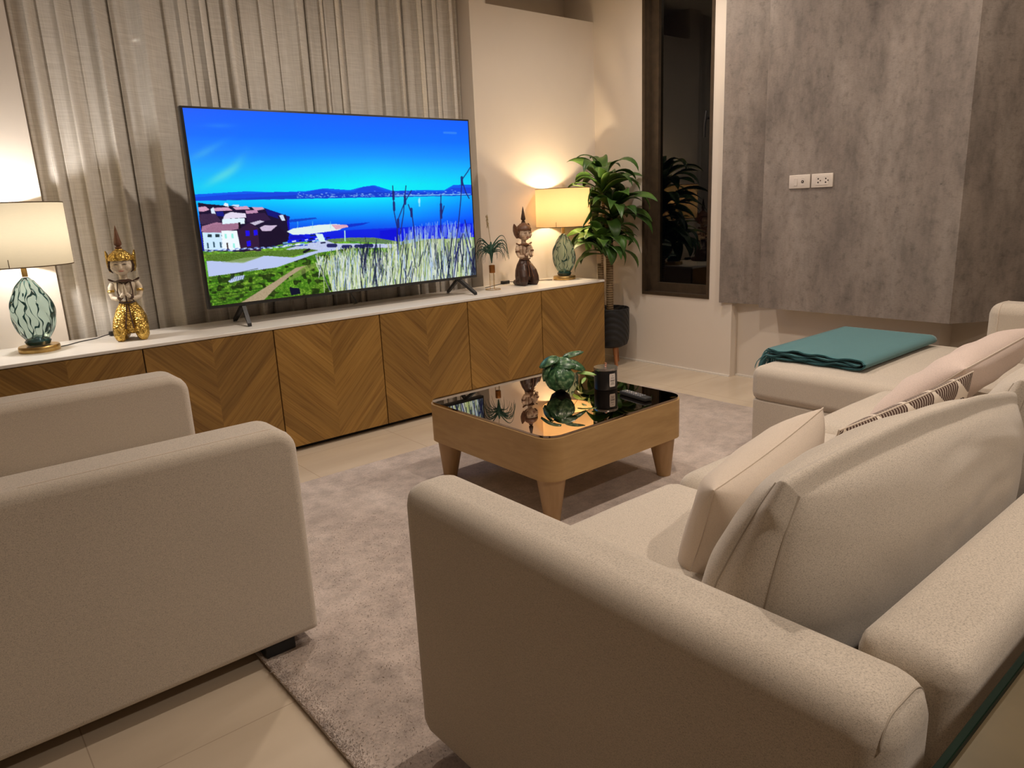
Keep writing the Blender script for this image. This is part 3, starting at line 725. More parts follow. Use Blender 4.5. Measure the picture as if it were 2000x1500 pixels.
# ---------------------------------------------------------------- table lamps
def lamp(x, y, shade, light_c, energy, label, seed, esquash):
    t = thing('table_lamp', (x, y, H), label, 'lamp', 'pair of teal glass table lamps')
    bm = bmesh.new(); lathe(bm, [(0.0, 0), (0.078, 0), (0.08, 0.003), (0.08, 0.022), (0.077, 0.026), (0.0, 0.026)], 48, cap=False); to_obj('base', bm, MT['brass'], t)
    rnd = random.Random(seed); ph = [rnd.uniform(0, 6.28) for _ in range(8)]
    def prof(k): return [(max(0.012, math.sin(PI*min(0.985, 0.03+q))**0.62*k*(1.0-0.22*(q-0.4))), 0.030+0.305*q) for q in [i/40*0.96 for i in range(41)]]
    def lob(r, z, a):
        wv = math.sin(a*5+ph[0]+2.2*math.sin(z*14+ph[1]))*0.055 + math.sin(a*9+ph[2]+3*math.sin(z*22+ph[3]))*0.03 + math.sin(a*17+z*60+ph[4])*0.008
        return r*(1+wv)
    bm = bmesh.new(); lathe(bm, prof(0.080*esquash), 96, fn=lob); g = to_obj('glass_body', bm, MT['teal_glass'], t, angle=180)
    bm = bmesh.new(); lathe(bm, [(0.0001, 0.028), (0.045, 0.03), (0.052, 0.045), (0.04, 0.06), (0.018, 0.075), (0.0001, 0.08)], 32); to_obj('glass_core', bm, MT['teal_core'], t)
    # dark meandering veins in the glass
    for k in range(12):
        bm = bmesh.new(); a0 = 2*PI*k/12+ph[k % 8]*0.06; pts = []; rs = []
        for i in range(34):
            q = 0.03+i/33*0.92; z = 0.030+0.305*q*0.96; a = a0+0.09*math.sin(z*42+ph[k % 8])+0.05*math.sin(z*110+ph[(k+1) % 8])
            r = max(0.012, math.sin(PI*min(0.985, 0.03+q*0.96))**0.62*0.080*esquash*(1.0-0.22*(q*0.96-0.4)))
            rr = lob(r, z, a)*0.93; pts.append((rr*math.cos(a), rr*math.sin(a), z)); rs.append(0.0020+0.0013*math.sin(i*0.9+ph[k % 8]))
        tube(bm, pts, rs, 6); to_obj('vein', bm, MT['vein'], g)
    bm = bmesh.new(); lathe(bm, [(0.011, 0.325), (0.011, 0.40), (0.006, 0.402), (0.006, 0.47), (0.016, 0.47), (0.016, 0.50), (0.0, 0.50)], 20); to_obj('neck', bm, MT['brass'], t)
    zs0, zs1, R = 0.372, 0.632, 0.190
    sh = bmesh.new(); lathe(sh, [(R, zs0), (R, zs1)], 96, cap=False); so = to_obj('lamp_shade', sh, shade, t, angle=180)
    for z in (zs0, zs1):
        bm = bmesh.new(); tube(bm, [(R*math.cos(a), R*math.sin(a), z) for a in [2*PI*k/72 for k in range(72)]], 0.0022, 6, closed=True)
        to_obj('shade_rim', bm, MT['dark_brass'], so)
    bm = bmesh.new()
    for k in range(3):
        a = 2*PI*k/3+0.4; tube(bm, [(0.012*math.cos(a), 0.012*math.sin(a), 0.43), (R*math.cos(a), R*math.sin(a), zs0+0.004)], 0.0018, 5)
    to_obj('shade_carrier', bm, MT['brass'], so)
    bm = bmesh.new(); a = math.atan2(-3.48-y, -3.75-x)-0.25; tube(bm, [((R+0.001)*math.cos(a), (R+0.001)*math.sin(a), zs0), ((R+0.001)*math.cos(a), (R+0.001)*math.sin(a), zs0+0.035)], 0.0016, 5)
    to_obj('pull_tab', bm, MT['dark_brass'], so)
    lo = lamp_light('bulb', 'POINT', (0, 0, zs0+0.145), energy, light_c, shadow_soft_size=0.03); lo.parent = t
    return t
lamp(-0.115, 0.282, MT['shade_r'], (1.0, 0.76, 0.46), 13.0, 'teal ribbed glass table lamp glowing amber beside the leafy potted plant', 3, 1.0)
lamp(-3.350, 0.275, MT['shade_l'], (1.0, 0.95, 0.92), 14.0, 'teal ribbed glass table lamp with cream shade at the left picture edge', 11, 1.06)
def cord(pts, label, bx, rz=0.0):
    o = bmesh.new(); tube(o, pts, 0.0022, 6); c = to_obj('lamp_cord', o, MT['black']); tag(c, label, 'cord')
    bm = bmesh.new(); box(bm, -0.033, 0.033, -0.013, 0.013, -0.011, 0.011, bev=0.004); s_ = to_obj('cord_switch', bm, MT['black'], c, loc=bx); s_.rotation_euler = (0, 0, rz)
cord([(-3.266, 0.29, H+0.004), (-3.24, 0.31, H+0.003), (-3.18, 0.37, H+0.003), (-3.10, 0.41, H+0.003), (-3.03, 0.445, H+0.012)], 'black lamp cord with switch running behind the gold figurine', (-3.005, 0.446, H+0.012), 0.1)
cord([(-0.2, 0.32, H+0.003), (-0.30, 0.41, H+0.003), (-0.42, 0.445, H+0.003), (-0.50, 0.445, H+0.012), (-0.60, 0.44, H+0.003), (-0.70, 0.40, H+0.003), (-0.77, 0.37, H+0.003)], 'black lamp cord with switch running behind the dark figurine', (-0.535, 0.444, H+0.012), 0.0)

# ---------------------------------------------------------------- kneeling figurines
def figurine(x, y, rz, skin, skirt, trim, crown, spire, label, sc=1.0):
    t = thing('kneeling_figurine', (x, y, H), label, 'figurine', rz=rz); t.scale = (sc,)*3
    S = lambda o, v=0.0016: remesh(o, v)
    # local frame: faces -Y
    bm = bmesh.new()   # body: torso, neck, head, arms
    loft(bm, [((0, 0.012, 0.165), 0.034, 0.026), ((0, 0.012, 0.185), 0.033, 0.025), ((0, 0.010, 0.21), 0.037, 0.027), ((0, 0.008, 0.235), 0.043, 0.028), ((0, 0.010, 0.255), 0.047, 0.024), ((0, 0.010, 0.265), 0.034, 0.019), ((0, 0.009, 0.272), 0.016, 0.015), ((0, 0.007, 0.295), 0.014, 0.014)], 20)
    ell(bm, (0, 0.002, 0.335), (0.036, 0.036, 0.046), 20, 14); ell(bm, (0, -0.008, 0.312), (0.024, 0.024, 0.024))
    ell(bm, (0, -0.034, 0.327), (0.0055, 0.008, 0.011)); ell(bm, (0, -0.037, 0.320), (0.0065, 0.006, 0.0045))
    for s in (-1, 1):
        ell(bm, (s*0.021, -0.022, 0.322), (0.012, 0.011, 0.012)); ell(bm, (s*0.036, 0.006, 0.330), (0.005, 0.009, 0.016))
        tube(bm, [(s*0.046, 0.010, 0.254), (s*0.056, 0.008, 0.235), (s*0.057, 0.002, 0.21), (s*0.052, -0.006, 0.19), (s*0.036, -0.022, 0.186), (s*0.018, -0.036, 0.196), (s*0.007, -0.043, 0.208)], [0.0125, 0.0135, 0.012, 0.0115, 0.0095, 0.008, 0.0075], 12)
        # hand: palm and five fingers pressed together in prayer
        loft(bm, [((s*0.0055, -0.043, 0.203), 0.005, 0.0085), ((s*0.005, -0.044, 0.222), 0.0048, 0.0105), ((s*0.004, -0.045, 0.232), 0.004, 0.010)], 10)
        for f, (dy, ln) in enumerate(((-0.0075, 0.021), (-0.0028, 0.025), (0.002, 0.0235), (0.0065, 0.018))):
            tube(bm, [(s*0.004, -0.045+dy, 0.229), (s*0.0032, -0.045+dy, 0.229+ln*0.6), (s*0.0022, -0.0445+dy, 0.229+ln)], [0.0026, 0.0024, 0.0016], 6)
        tube(bm, [(s*0.006, -0.036, 0.212), (s*0.006, -0.031, 0.222), (s*0.005, -0.030, 0.230)], [0.0032, 0.003, 0.002], 6)
    S(to_obj('body', bm, skin, t))
    # face paint
    bm = bmesh.new()
    for s in (-1, 1):
        tube(bm, [(s*0.006, -0.0345, 0.336), (s*0.013, -0.0335, 0.3375), (s*0.0205, -0.0295, 0.336)], [0.0008, 0.0019, 0.0008], 6)
        tube(bm, [(s*0.005, -0.0345, 0.345), (s*0.014, -0.0335, 0.3505), (s*0.023, -0.028, 0.346)], [0.0006, 0.001, 0.0006], 6)
    to_obj('eyes_and_brows', bm, MT['line_dark'], t)
    bm = bmesh.new(); tube(bm, [(-0.0095, -0.0315, 0.3085), (-0.004, -0.0345, 0.3075), (0, -0.0345, 0.3085), (0.004, -0.0345, 0.3075), (0.0095, -0.0315, 0.3085)], [0.0006, 0.002, 0.0017, 0.002, 0.0006], 6)
    to_obj('lips', bm, MT['red'], t)
    # crown: band, dome, upswept ear wings, hair sides, spire
    bm = bmesh.new()
    lathe(bm, [(0.0385, 0.352), (0.0405, 0.356), (0.0405, 0.366), (0.038, 0.369), (0.036, 0.375), (0.030, 0.384), (0.026, 0.386), (0.020, 0.394), (0.014, 0.397), (0.012, 0.402), (0.0001, 0.403)], 28, cy=0.004, cap=False)
    for s in (-1, 1):
        loft(bm, [((s*0.037, 0.012, 0.303), 0.004, 0.009), ((s*0.041, 0.016, 0.325), 0.005, 0.018), ((s*0.041, 0.020, 0.35), 0.006, 0.024), ((s*0.042, 0.022, 0.375), 0.006, 0.019), ((s*0.045, 0.024, 0.395), 0.002, 0.005)], 10)
    ell(bm, (0, 0.016, 0.335), (0.037, 0.030, 0.042))
    cr = to_obj('crown', bm, crown, t)
    for s in (-1, 1):
        bm = bmesh.new(); tube(bm, [(s*0.034, -0.010, 0.352), (s*0.038, -0.006, 0.33), (s*0.036, -0.006, 0.31), (s*0.028, -0.012, 0.300)], [0.003, 0.004, 0.004, 0.0015], 8)
        to_obj('crown_side_piece', bm, trim, cr)
    bm = bmesh.new(); lathe(bm, [(0.0001, 0.400), (0.009, 0.402), (0.0115, 0.408), (0.006, 0.413), (0.012, 0.420), (0.0125, 0.428), (0.008, 0.455), (0.004, 0.485), (0.0006, 0.503)], 18, cy=0.004); to_obj('spire', bm, spire, cr)
    # collar, straps, arm and wrist bands, shoulder wings
    bm = bmesh.new()
    lathe(bm, [(0.020, 0.2700), (0.030, 0.266), (0.038, 0.2605), (0.030, 0.262), (0.018, 0.268)], 24, cy=0.008, cap=False)
    tube(bm, [(-0.022, -0.013, 0.262), (0, -0.022, 0.246), (0.022, -0.013, 0.262)], 0.0028, 6)
    tube(bm, [(0, -0.0215, 0.248), (0, -0.021, 0.172)], 0.003, 6)
    for s in (-1, 1):
        tube(bm, [(s*0.026, -0.014, 0.258), (s*0.030, -0.0195, 0.22), (s*0.026, -0.019, 0.175)], 0.0024, 6)
        loft(bm, [((s*0.040, 0.006, 0.262), 0.012, 0.013), ((s*0.051, 0.006, 0.266), 0.010, 0.011), ((s*0.059, 0.006, 0.275), 0.003, 0.005)], 10)
    to_obj('collar', bm, trim, t)
    for s in (-1, 1):
        bm = bmesh.new(); tube(bm, [(s*0.0575, 0.003, 0.224), (s*0.0575, 0.001, 0.215)], 0.0145, 14); to_obj('arm_band', bm, trim if skirt is MT['dark_wood'] else crown, t)
        bm = bmesh.new(); tube(bm, [(s*0.026, -0.030, 0.191), (s*0.018, -0.036, 0.196)], 0.0115, 12); to_obj('bracelet', bm, trim, t)
    # kneeling skirt: hips, two thighs forward, lower legs back
    bm = bmesh.new()
    loft(bm, [((0, 0.012, 0.176), 0.031, 0.025), ((0, 0.012, 0.163), 0.036, 0.029), ((0, 0.010, 0.135), 0.050, 0.040), ((0, 0.008, 0.10), 0.058, 0.047), ((0, 0.010, 0.06), 0.060, 0.048), ((0, 0.016, 0.03), 0.055, 0.042)], 24)
    for s in (-1, 1):
        loft(bm, [((s*0.022, 0.0, 0.14), 0.022, 0.024), ((s*0.030, -0.018, 0.10), 0.027, 0.030), ((s*0.036, -0.030, 0.06), 0.027, 0.030), ((s*0.038, -0.036, 0.028), 0.024, 0.027), ((s*0.038, -0.036, 0.008), 0.017, 0.020), ((s*0.038, -0.036, 0.001), 0.012, 0.015)], 16)
        tube(bm, [(s*0.037, -0.03, 0.020), (s*0.036, 0.02, 0.020), (s*0.030, 0.062, 0.018), (s*0.026, 0.078, 0.014)], [0.021, 0.022, 0.017, 0.012], 12)
    S(to_obj('skirt', bm, skirt, t), 0.002)
    bm = bmesh.new(); tube(bm, [(-0.031, -0.013, 0.170), (-0.012, -0.022, 0.168), (0.012, -0.022, 0.168), (0.031, -0.013, 0.170)], 0.004, 8)
    to_obj('belt', bm, trim, t)
    bm = bmesh.new()
    a_, b_, c_, d_ = (-0.004, -0.024, 0.160), (-0.014, -0.058, 0.058), (0.014, -0.058, 0.058), (0.004, -0.024, 0.160)
    mid1, mid2 = (-0.008, -0.046, 0.11), (0.008, -0.046, 0.11)
    v1 = [bm.verts.new(p) for p in (a_, mid1, b_, c_, mid2, d_)]; bm.faces.new(v1); bmesh.ops.solidify(bm, geom=list(bm.faces), thickness=0.004)
    sp_ = to_obj('sash_panel', bm, skirt, t)
    bm = bmesh.new(); tube(bm, [a_, mid1, b_, c_, mid2, d_], 0.0026, 6); to_obj('sash_border', bm, trim, sp_)
    def warp(o):
        for v in o.data.vertices:
            z = v.co.z; h = min(1, max(0, (z-0.272)/0.03)); k = min(1, max(0, (0.16-z)/0.05))
            v.co.x *= 1+0.27*h+0.17*k; v.co.y = v.co.y*(1+0.15*h+0.08*k)
        for c_ in o.children: warp(c_)
    for c_ in t.children: warp(c_)
    return t
figurine(-2.978, 0.235, -0.32, MT['cream_skin'], MT['gold'], MT['dark_wood'], MT['gold'], MT['mid_wood'], 'gold and cream kneeling praying figurine between left lamp and television', 1.04)
figurine(-0.500, 0.262, -0.08, MT['aged_skin'], MT['dark_wood'], MT['mid_wood'], MT['mid_wood'], MT['dark_wood'], 'dark brown kneeling praying figurine beside the amber-glowing lamp', 1.04)

# ---------------------------------------------------------------- air plant in a slim glass holder
def air_plant():
    t = thing('air_plant', (-0.80, 0.25, H), 'spiky air plant in a slim clear glass tube with amber band, right of television', 'plant')
    bm = bmesh.new(); tube(bm, [(0.05*math.cos(2*PI*k/40), 0.05*math.sin(2*PI*k/40), 0.003) for k in range(40)], 0.002, 6, closed=True)
    for k in range(3):
        a = 2*PI*k/3+0.5; tube(bm, [(0.05*math.cos(a), 0.05*math.sin(a), 0.003), (0.018*math.cos(a), 0.018*math.sin(a), 0.004), (0.018*math.cos(a), 0.018*math.sin(a), 0.11)], 0.0015, 5)
    to_obj('holder_stand', bm, MT['brass'], t)
    bm = bmesh.new(); lathe(bm, [(0.0165, 0.06), (0.017, 0.09), (0.017, 0.215)], 24, cap=False); to_obj('glass_tube', bm, MT['clear'], t)
    bm = bmesh.new(); lathe(bm, [(0.0185, 0.11), (0.0195, 0.113), (0.0195, 0.157), (0.0185, 0.16)], 24, cap=False); to_obj('amber_band', bm, MT['amber'], t)
    rnd = random.Random(4)
    for k in range(38):
        a = rnd.uniform(0, 2*PI); up = rnd.uniform(0.25, 1.0); L = rnd.uniform(0.09, 0.15); pts = []; z0 = 0.225+rnd.uniform(0, 0.055)
        for i in range(12):
            q = i/11; r = 0.006+L*0.80*math.sin(q*1.45); z = z0+L*(0.62*up*math.sin(q*PI*0.95)-0.50*q*q*(1.15-up*0.5))
            pts.append((r*math.cos(a+0.3*q), r*math.sin(a+0.3*q), z))
        bm = bmesh.new(); tube(bm, pts, [0.0042*(1-0.8*i/11) for i in range(12)], 6, flat=0.5); to_obj('leaf', bm, MT['air_leaf'], t)
    bm = bmesh.new(); lathe(bm, [(0.0001, 0.17), (0.004, 0.175), (0.010, 0.215), (0.015, 0.24), (0.013, 0.27), (0.004, 0.31)], 14); to_obj('rosette_base', bm, MT['air_leaf'], t)
    bm = bmesh.new(); tube(bm, [(0, 0, 0.30), (-0.008, 0, 0.36), (-0.016, 0, 0.42), (-0.022, 0, 0.475)], 0.0022, 6)
    for k in range(16):
        z = 0.40+0.005*k; a = k*2.4; ell(bm, (-0.017-0.0004*k+0.005*math.cos(a), 0.005*math.sin(a), z), (0.003, 0.003, 0.008), 8, 5)
    to_obj('flower_stalk', bm, MT['dry_stalk'], t)
air_plant()

# ---------------------------------------------------------------- dracaena in black pot
def blade(bm, base, az, L, W, rise, droop, twist=0.0, n=14):
    """strap leaf: arcs up and out then droops; V-folded across"""
    az_v = Vector((math.cos(az), math.sin(az), 0)); side = Vector((-math.sin(az), math.cos(az), 0))
    prev = None; p = Vector(base); ang = rise
    for i in range(n+1):
        q = i/n; wd = W*(0.18+0.82*math.sin(PI*min(1, q*0.80+0.10))**1.3)*(1 if q < 0.75 else math.sqrt(max(0.0, (1-q)/0.25)))
        d = az_v*math.cos(ang)+Vector((0, 0, math.sin(ang))); nrm = -az_v*math.sin(ang)+Vector((0, 0, math.cos(ang)))
        s_ = side*math.cos(twist*q)+nrm*math.sin(twist*q); nn = nrm*math.cos(twist*q)-side*math.sin(twist*q)
        fold = 0.22; wav = 0.10*math.sin(q*9+az*3)
        row = [bm.verts.new(p+s_*wd*k+nn*wd*(fold*abs(k)+wav*k)) for k in (-1, -0.5, 0, 0.5, 1)]
        if prev:
            for k in range(4): bm.faces.new((prev[k], prev[k+1], row[k+1], row[k]))
        prev = row; p = p+d*(L/n); ang -= droop/n*(0.4+1.2*q)
def potted_tree():
    PX, PY = 0.235, 0.165
    t = thing('potted_dracaena', (PX, PY, 0), 'tall leafy corn plant in a black three-legged pot in the corner', 'plant')
    pot = bmesh.new(); lathe(pot, [(0.0001, 0.135), (0.09, 0.137), (0.125, 0.155), (0.138, 0.19), (0.142, 0.25), (0.142, 0.425), (0.136, 0.43), (0.132, 0.425), (0.132, 0.37), (0.0001, 0.37)], 56, cap=False)
    po = to_obj('pot', pot, MT['pot_black'], t)
    bm = bmesh.new(); lathe(bm, [(0.0001, 0.392), (0.07, 0.394), (0.1315, 0.388)], 30, cap=False); to_obj('soil', bm, MT['soil'], po)
    for k in range(3):
        a = -1.95+2*PI*k/3; bm = bmesh.new(); tube(bm, [(0.075*math.cos(a), 0.075*math.sin(a), 0.15), (0.10*math.cos(a), 0.10*math.sin(a), 0.0)], [0.017, 0.012], 14); to_obj('leg', bm, MT['leg_wood'], po)
    canes = [((0.0, 0.0), (-0.005, -0.005), 0.98, 0.026), ((-0.07, 0.015), (-0.085, 0.01), 0.76, 0.022)]
    for (bx, by), (tx, ty), top, r in canes:
        bm = bmesh.new(); n = 10
        tube(bm, [(bx+(tx-bx)*i/n, by+(ty-by)*i/n, 0.38+(top-0.38)*i/n) for i in range(n+1)], r, 16); to_obj('cane', bm, MT['cane'], t)
    bm = bmesh.new(); tube(bm, [(-0.085, 0.01, 0.72), (-0.10, -0.02, 0.755), (-0.125, -0.045, 0.80), (-0.13, -0.05, 0.84)], [0.009]*4, 8)
    tube(bm, [(-0.005, -0.005, 0.96), (0.0, -0.02, 1.06), (0.02, -0.03, 1.15)], [0.014, 0.011, 0.009], 8)
    tube(bm, [(-0.005, -0.005, 0.96), (-0.05, 0.0, 1.08), (-0.06, 0.01, 1.27)], [0.014, 0.012, 0.009], 8); to_obj('branch', bm, MT['cane'], t)
    rnd = random.Random(12)
    heads = [((-0.060, 0.01, 1.24), 26, 0.38, 0.040, 1.1), ((0.02, -0.03, 1.06), 30, 0.41, 0.041, 0.75), ((-0.02, -0.01, 0.98), 14, 0.36, 0.042, 0.25), ((-0.13, -0.05, 0.83), 26, 0.30, 0.044, 0.7)]
    for hi, (c, n, L, W, r0) in enumerate(heads):
        for k in range(n):
            az = k*2.39996+hi*0.7; wx, wy = PX+c[0]+L*0.8*math.cos(az), PY+c[1]+L*0.8*math.sin(az)
            ll = L*rnd.uniform(0.8, 1.08); q = k/n
            room = 1.0
            if wx > XR-0.04: room = min(room, max(0.25, (XR-0.05-PX-c[0])/(ll*0.8*max(0.2, math.cos(az)))))
            if wy > YB-0.04: room = min(room, max(0.25, (YB-0.05-PY-c[1])/(ll*0.8*max(0.2, math.sin(az)))))
            rise = r0*(0.35+0.9*q)+rnd.uniform(-0.35, 0.45); dr = rnd.uniform(1.2, 2.9)
            if room < 0.95: rise = min(1.45, rise+0.5*(1-room)); ll *= (0.55+0.45*room)*min(1, room+0.25)
            zb = c[2]+0.10*q
            # leaves never dip through the white sideboard top
            if hi == 3 and PX+c[0]+ll*0.6*math.cos(az) < 0.02: rise = max(rise, 0.75); dr = min(dr, 1.75)
            bm = bmesh.new(); blade(bm, (c[0], c[1], zb), az, ll, W*rnd.uniform(0.85, 1.1), rise, dr, rnd.uniform(-0.7, 0.7))
            for v in bm.verts:
                v.co.x = min(v.co.x, XR-0.012-PX); v.co.y = min(v.co.y, YB-0.012-PY)
                if v.co.x+PX < 0.01: v.co.z = max(v.co.z, H+0.008)
                rl = 0.205 if 1.02 < v.co.z < 1.315 else 0.11 if v.co.z <= 1.02 else 0.0
                dx_, dy_ = v.co.x+PX+0.115, v.co.y+PY-0.282; dd_ = math.hypot(dx_, dy_)
                if dd_ < rl: v.co.x = -0.115-PX+dx_/dd_*rl; v.co.y = min(0.282-PY+dy_/dd_*rl, YB-0.012-PY)
            o = to_obj('leaf', bm, MT['leaf'], t, angle=180)
            sm = o.modifiers.new('thick', 'SOLIDIFY'); sm.thickness = 0.0012
potted_tree()

# ---------------------------------------------------------------- rug
def rug():
    x0, x1, y0, y1 = -3.192, -0.17, -2.95, -0.475
    bm = bmesh.new(); prism(bm, rrect(x0, x1, y0, y1, 0.012, 3), 0.001, 0.017, bev=0.005)
    o = to_obj('rug', bm, MT['rug']); tag(o, 'large beige short-pile rug under the coffee table and sofa front', 'rug')
    return o
rug()
# tufts of pile standing along the rug's visible left edge and field
def pile():
    rnd = random.Random(8); bm = bmesh.new()
    for i in range(14000):
        if i < 6000: x = -3.192+abs(rnd.gauss(0, 0.02)); y = rnd.uniform(-2.75, -1.60)
        else: x = -3.185+rnd.random()**1.3*0.75; y = rnd.uniform(-2.7, -1.0)
        h = rnd.uniform(0.003, 0.006); a = rnd.uniform(0, PI); w_ = 0.0011; dx, dy = w_*math.cos(a), w_*math.sin(a)
        lx, ly = rnd.gauss(0, 0.004), rnd.gauss(0, 0.004)
        v = [bm.verts.new(p) for p in ((x-dx, y-dy, 0.015), (x+dx, y+dy, 0.015), (x+dx*0.6+lx, y+dy*0.6+ly, 0.015+h), (x-dx*0.6+lx, y-dy*0.6+ly, 0.015+h))]
        bm.faces.new(v)
    o = to_obj('pile', bm, MT['rug'], bpy.data.objects['rug'], smooth=False); o['kind'] = 'stuff'
pile()

# ---------------------------------------------------------------- coffee table
def coffee_table():
    cx, cy = -1.68, -1.25; t = thing('coffee_table', (cx, cy, 0.017), 'low square birch coffee table with a dark mirrored glass top', 'table')
    Z0 = 0.017; h = 0.405
    bm = bmesh.new(); prism(bm, rrect(-h, h, -h, h, 0.075, 10), 0.20-Z0, 0.368-Z0, bev=0.004); to_obj('apron', bm, MT['oak'], t, angle=60)
    bm = bmesh.new(); prism(bm, rrect(-h+0.006, h-0.006, -h+0.006, h-0.006, 0.07, 10), 0.369-Z0, 0.378-Z0, bev=0.0025); to_obj('glass_top', bm, MT['mirror'], t, angle=60)
    for sx_ in (-1, 1):
        for sy_ in (-1, 1):
            bm = bmesh.new(); X0, Y0 = sx_*(h-0.075), sy_*(h-0.075)
            tube(bm, [(X0, Y0, 0.20-Z0), (X0+sx_*0.008, Y0+sy_*0.008, 0.0)], [0.058, 0.030], 28); to_obj('leg', bm, MT['oak_leg'], t)
coffee_table()
TT = 0.3785
def table_plant():
    t = thing('potted_peperomia', (-1.585, -1.195, TT), 'small round dark pot with striped peperomia leaves on the coffee table', 'plant')
    bm = bmesh.new(); lathe(bm, [(0.0001, 0), (0.022, 0.001), (0.040, 0.014), (0.049, 0.036), (0.047, 0.06), (0.036, 0.080), (0.030, 0.084), (0.028, 0.078), (0.0001, 0.074)], 36); to_obj('pot', bm, MT['teal_core'] if False else MT['black'], t)
    def round_leaf(c, nrm, up, R, Lr, mat, name='leaf'):
        nrm = Vector(nrm).normalized(); up = Vector(up); up = (up-nrm*up.dot(nrm)).normalized(); sd = up.cross(nrm)
        bm = bmesh.new(); rows = 9; cols = 12; g = []
        for i in range(rows+1):
            q = i/rows; u = (q-0.5)*2; wd = R*math.sqrt(max(0, 1-abs(u)**2.2))*(1.0-0.22*u)
            g.append([bm.verts.new(Vector(c)+up*u*Lr+sd*wd*(j/cols*2-1)+nrm*(-0.35*R*(u*u)-0.22*R*((j/cols*2-1)**2)+0.035*R*math.cos(5*PI*(j/cols*2-1)))) for j in range(cols+1)])
        for i in range(rows):
            for j in range(cols): bm.faces.new((g[i][j], g[i][j+1], g[i+1][j+1], g[i+1][j]))
        bmesh.ops.remove_doubles(bm, verts=bm.verts, dist=0.0002)
        o = to_obj(name, bm, mat, t, angle=180); sm = o.modifiers.new('thick', 'SOLIDIFY'); sm.thickness = 0.0012; return o
    v = Vector((-0.72, -0.70, 0)).normalized(); s_ = Vector((0.70, -0.72, 0))   # v: towards the viewer side, s_: to the right
    L_ = [(v*0.060+s_*-0.022+Vector((0, 0, 0.075)), v*1.0+Vector((0, 0, 0.35))+s_*-0.25, (0, 0, -1), 0.050, 0.056),
          (v*0.062+s_*0.030+Vector((0, 0, 0.072)), v*1.0+Vector((0, 0, 0.3))+s_*0.45, (0, 0, -1), 0.044, 0.052),
          (v*0.02+s_*-0.050+Vector((0, 0, 0.150)), v*0.5+Vector((0, 0, 1))+s_*-0.4, -s_+v*0.3, 0.034, 0.050),
          (v*0.02+s_*0.020+Vector((0, 0, 0.138)), v*0.75+Vector((0, 0, 0.9)), s_*0.9+v*0.2, 0.036, 0.055),
          (s_*0.070+Vector((0, 0, 0.125)), v*0.6+Vector((0, 0, 0.9))+s_*0.4, s_*1.0+Vector((0, 0, -0.3)), 0.030, 0.052),
          (v*-0.02+s_*0.060+Vector((0, 0, 0.168)), v*0.8+Vector((0, 0, 0.8)), s_*0.9+Vector((0, 0, 0.35)), 0.015, 0.050),
          (v*-0.05+s_*-0.02+Vector((0, 0, 0.115)), v*-0.7+Vector((0, 0, 0.8)), -v, 0.034, 0.046),
          (v*0.03+s_*-0.068+Vector((0, 0, 0.100)), v*0.5+Vector((0, 0, 0.4))-s_*0.9, (0, 0, -1), 0.030, 0.044)]
    for c, n_, u_, R, Lr in L_: round_leaf(c, n_, u_, R, Lr, MT['leaf_small'])
    for c, n_, u_, R, Lr in [(s_*0.118+Vector((0, 0, 0.085)), v*0.4+Vector((0, 0, 1)), s_*1.0+Vector((0, 0, -0.7)), 0.014, 0.045), (s_*0.105+v*0.03+Vector((0, 0, 0.058)), v*0.6+Vector((0, 0, 1)), s_*-0.3+v*0.8, 0.008, 0.022)]:
        o = round_leaf(c, n_, u_, R, Lr, MT['leaf_lime']); o['label'] = 'lighter lime green leaf'
    bm = bmesh.new()
    for c, *_ in L_: tube(bm, [(0, 0, 0.078), tuple((c*0.5+Vector((0, 0, 0.05)))), tuple(c*0.96)], 0.0022, 6)
    tube(bm, [(0, 0, 0.078), tuple(s_*0.06+Vector((0, 0, 0.12))), tuple(s_*0.095+Vector((0, 0, 0.10)))], 0.002, 6)
    to_obj('stems', bm, MT['leaf_lime'], t)
table_plant()
